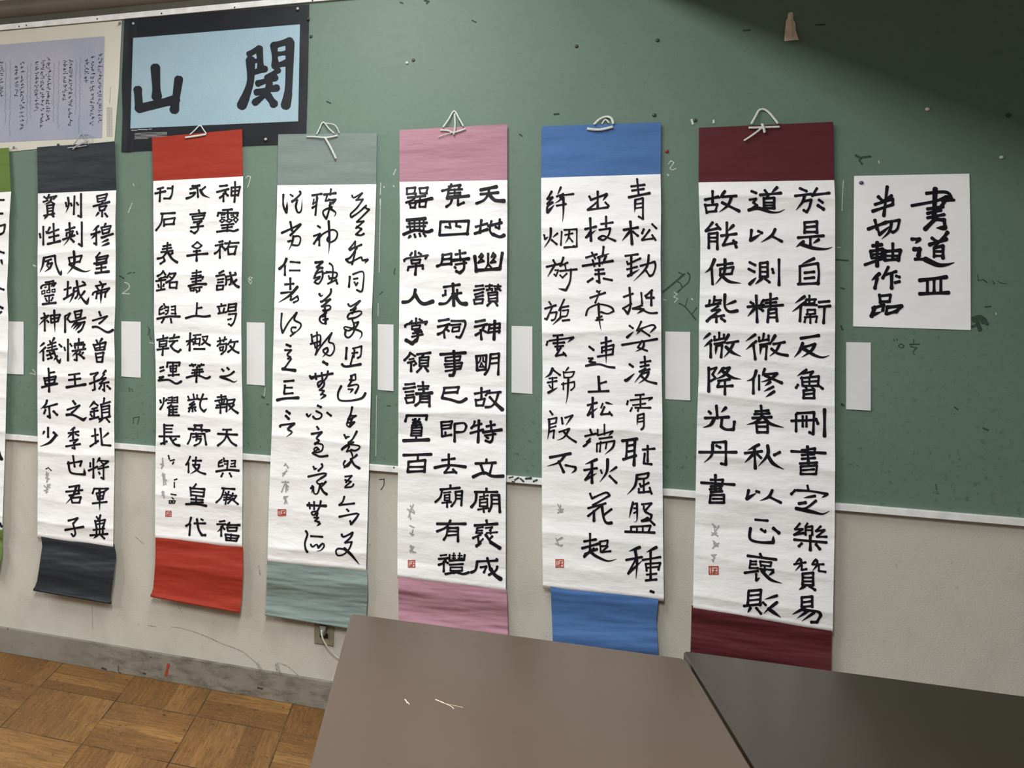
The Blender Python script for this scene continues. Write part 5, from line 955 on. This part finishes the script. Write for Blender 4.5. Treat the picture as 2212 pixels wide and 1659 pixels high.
for y, w_, h0, h1 in ((.0021, .013, -.009, .016), (-.016, .012, -.012, .014), (-.026, .006, -.018, -.002)):
    mb.v += [Vector((c.x-w_, y, c.z+h0)), Vector((c.x+w_, y, c.z+h0)), Vector((c.x+w_, y, c.z+h1)), Vector((c.x-w_, y, c.z+h1))]
mb.f = [(0, 1, 2, 3), (11, 10, 9, 8)]+[(4*k+q, 4*k+(q+1) % 4, 4*k+4+(q+1) % 4, 4*k+4+q)[::-1] for k in range(2) for q in range(4)]
mb.build('plug_body', M_['grey'], pg, bevel=.002)
line = smooth_pts([(694.5, 1361, .024), (696, 1376, .026), (703, 1391, .022), (713, 1406, .014), (726, 1418, .008), (742, 1428, .010), (762, 1438, .02), (790, 1450, .03), (820, 1470, .03), (850, 1500, .05)], 4)
pts = [wallp(*p) for p in line]; 
pts += [Vector((pts[-1].x+.05, pts[-1].y-.03, .05)), Vector((pts[-1].x+.13, pts[-1].y-.08, .006))]
MB().tube(pts, .0033, 8).build('cable', M_['cable'], pg, smooth=True)

# ================================================================ tables
def rrect(w, d, r, n=6):
    out = []
    for cx, cy, a0 in ((w/2-r, d/2-r, 0), (-w/2+r, d/2-r, 90), (-w/2+r, -d/2+r, 180), (w/2-r, -d/2+r, 270)):
        out += [(cx+r*math.cos(math.radians(a0+90*q/n)), cy+r*math.sin(math.radians(a0+90*q/n))) for q in range(n+1)]
    return out
def table(x0, x1, yb, d, z, rot, label, mat='top'):
    w = x1-x0; cx, cy = (x0+x1)/2, yb-d/2
    t = empty('table', (cx, cy, 0), label, 'table', 'brown tables in front of the scrolls'); t.rotation_euler.z = 0
    R2 = Matrix.Rotation(rot, 3, 'Z'); ctr = Vector((cx, cy, 0))
    def put(v): return R2 @ (Vector(v)-ctr)+ctr
    pr = rrect(w, d, .013); n = len(pr); vs = [put((cx+a, cy+b, z-.026)) for a, b in pr]+[put((cx+a, cy+b, z)) for a, b in pr]
    fs = [tuple(range(n))[::-1], tuple(range(n, 2*n))]+[(q, (q+1) % n, n+(q+1) % n, n+q) for q in range(n)]
    tp = mesh_obj('tabletop', vs, fs, M_[mat], t, bevel=.003)
    mb = MB()
    for a in (-1, 1):
        mb.box(cx+a*(w/2-.06)-.012, cx+a*(w/2-.06)+.012, cy-d/2+.12, cy+d/2-.12, z-.062, z-.0265)
        mb.box(cx-w/2+.06, cx+w/2-.06, cy+a*(d/2-.13)-.012, cy+a*(d/2-.13)+.012, z-.062, z-.0265)
    mb.v = [put(v) for v in mb.v]; mb.build('frame', M_['leg'], t, bevel=.002)
    for a in (-1, 1):
        for b in (-1, 1):
            mb = MB().tube([put((cx+a*(w/2-.06), cy+b*(d/2-.13), z-.0625)), put((cx+a*(w/2-.06), cy+b*(d/2-.13), .0))], .0125, 12); mb.build('leg', M_['leg'], t, smooth=False)
    return tp
TZ = .70
ta = table(-.2320, .4940, -.8885, 1.80, TZ, math.radians(.6), 'brown laminate table in front of the pink and blue scrolls, the left one')
tb = table(.4985, 1.2215, -.836, 1.80, TZ, math.radians(.6), 'brown laminate table in front of the maroon scroll, the right one', 'top_shaded')
mb = MB(); rnd = random.Random(4)
for w, pts in ((2.4, [(875, 1511), (880, 1518)]), (1.4, [(881, 1517), (884, 1521)]), (1.8, [(941, 1511), (958, 1518)]), (1.2, [(958, 1518), (975, 1526), (980, 1531)]), (.6, [(962, 1520), (1000, 1528)])):
    for seg in pieces(pts, 80): ribbon(mb, lambda x, y, e: horp(x, y, TZ+e*.1), seg, w, False, 1, 1, rnd, 1)
mb.build('scratch', M_['tape'], ta)

# ================================================================ ceiling lamps (out of frame, above)
for k, (x, y, p) in enumerate(LAMPS):
    lo = empty('ceiling_lamp', (x, y, 3.049), ['white fluorescent ceiling lamp near the wall, left of the beam', 'white fluorescent ceiling lamp further from the wall, left of the beam', 'white fluorescent ceiling lamp far left near the wall', 'white fluorescent ceiling lamp far left, further from the wall'][k], 'lamp', 'fluorescent ceiling lamps')
    MB().box(x-.16, x+.16, y-.64, y+.64, 2.985, 3.0495).build('housing', M_['lampbody'], lo, bevel=.006)
    km = D.materials.get('lamp_tube_glow')
    if km is None:
        q = NT('lamp_tube_glow'); q.color((.9, .9, .9)); q.b.inputs['Emission Color'].default_value = (1, .98, .93, 1); q.b.inputs['Emission Strength'].default_value = 1.5; km = q.m
    for s_ in (-.09, .09): MB().tube([(x+s_, y-.6, 2.968), (x+s_, y+.6, 2.968)], .0155, 10).build('tube', km, lo, smooth=True)
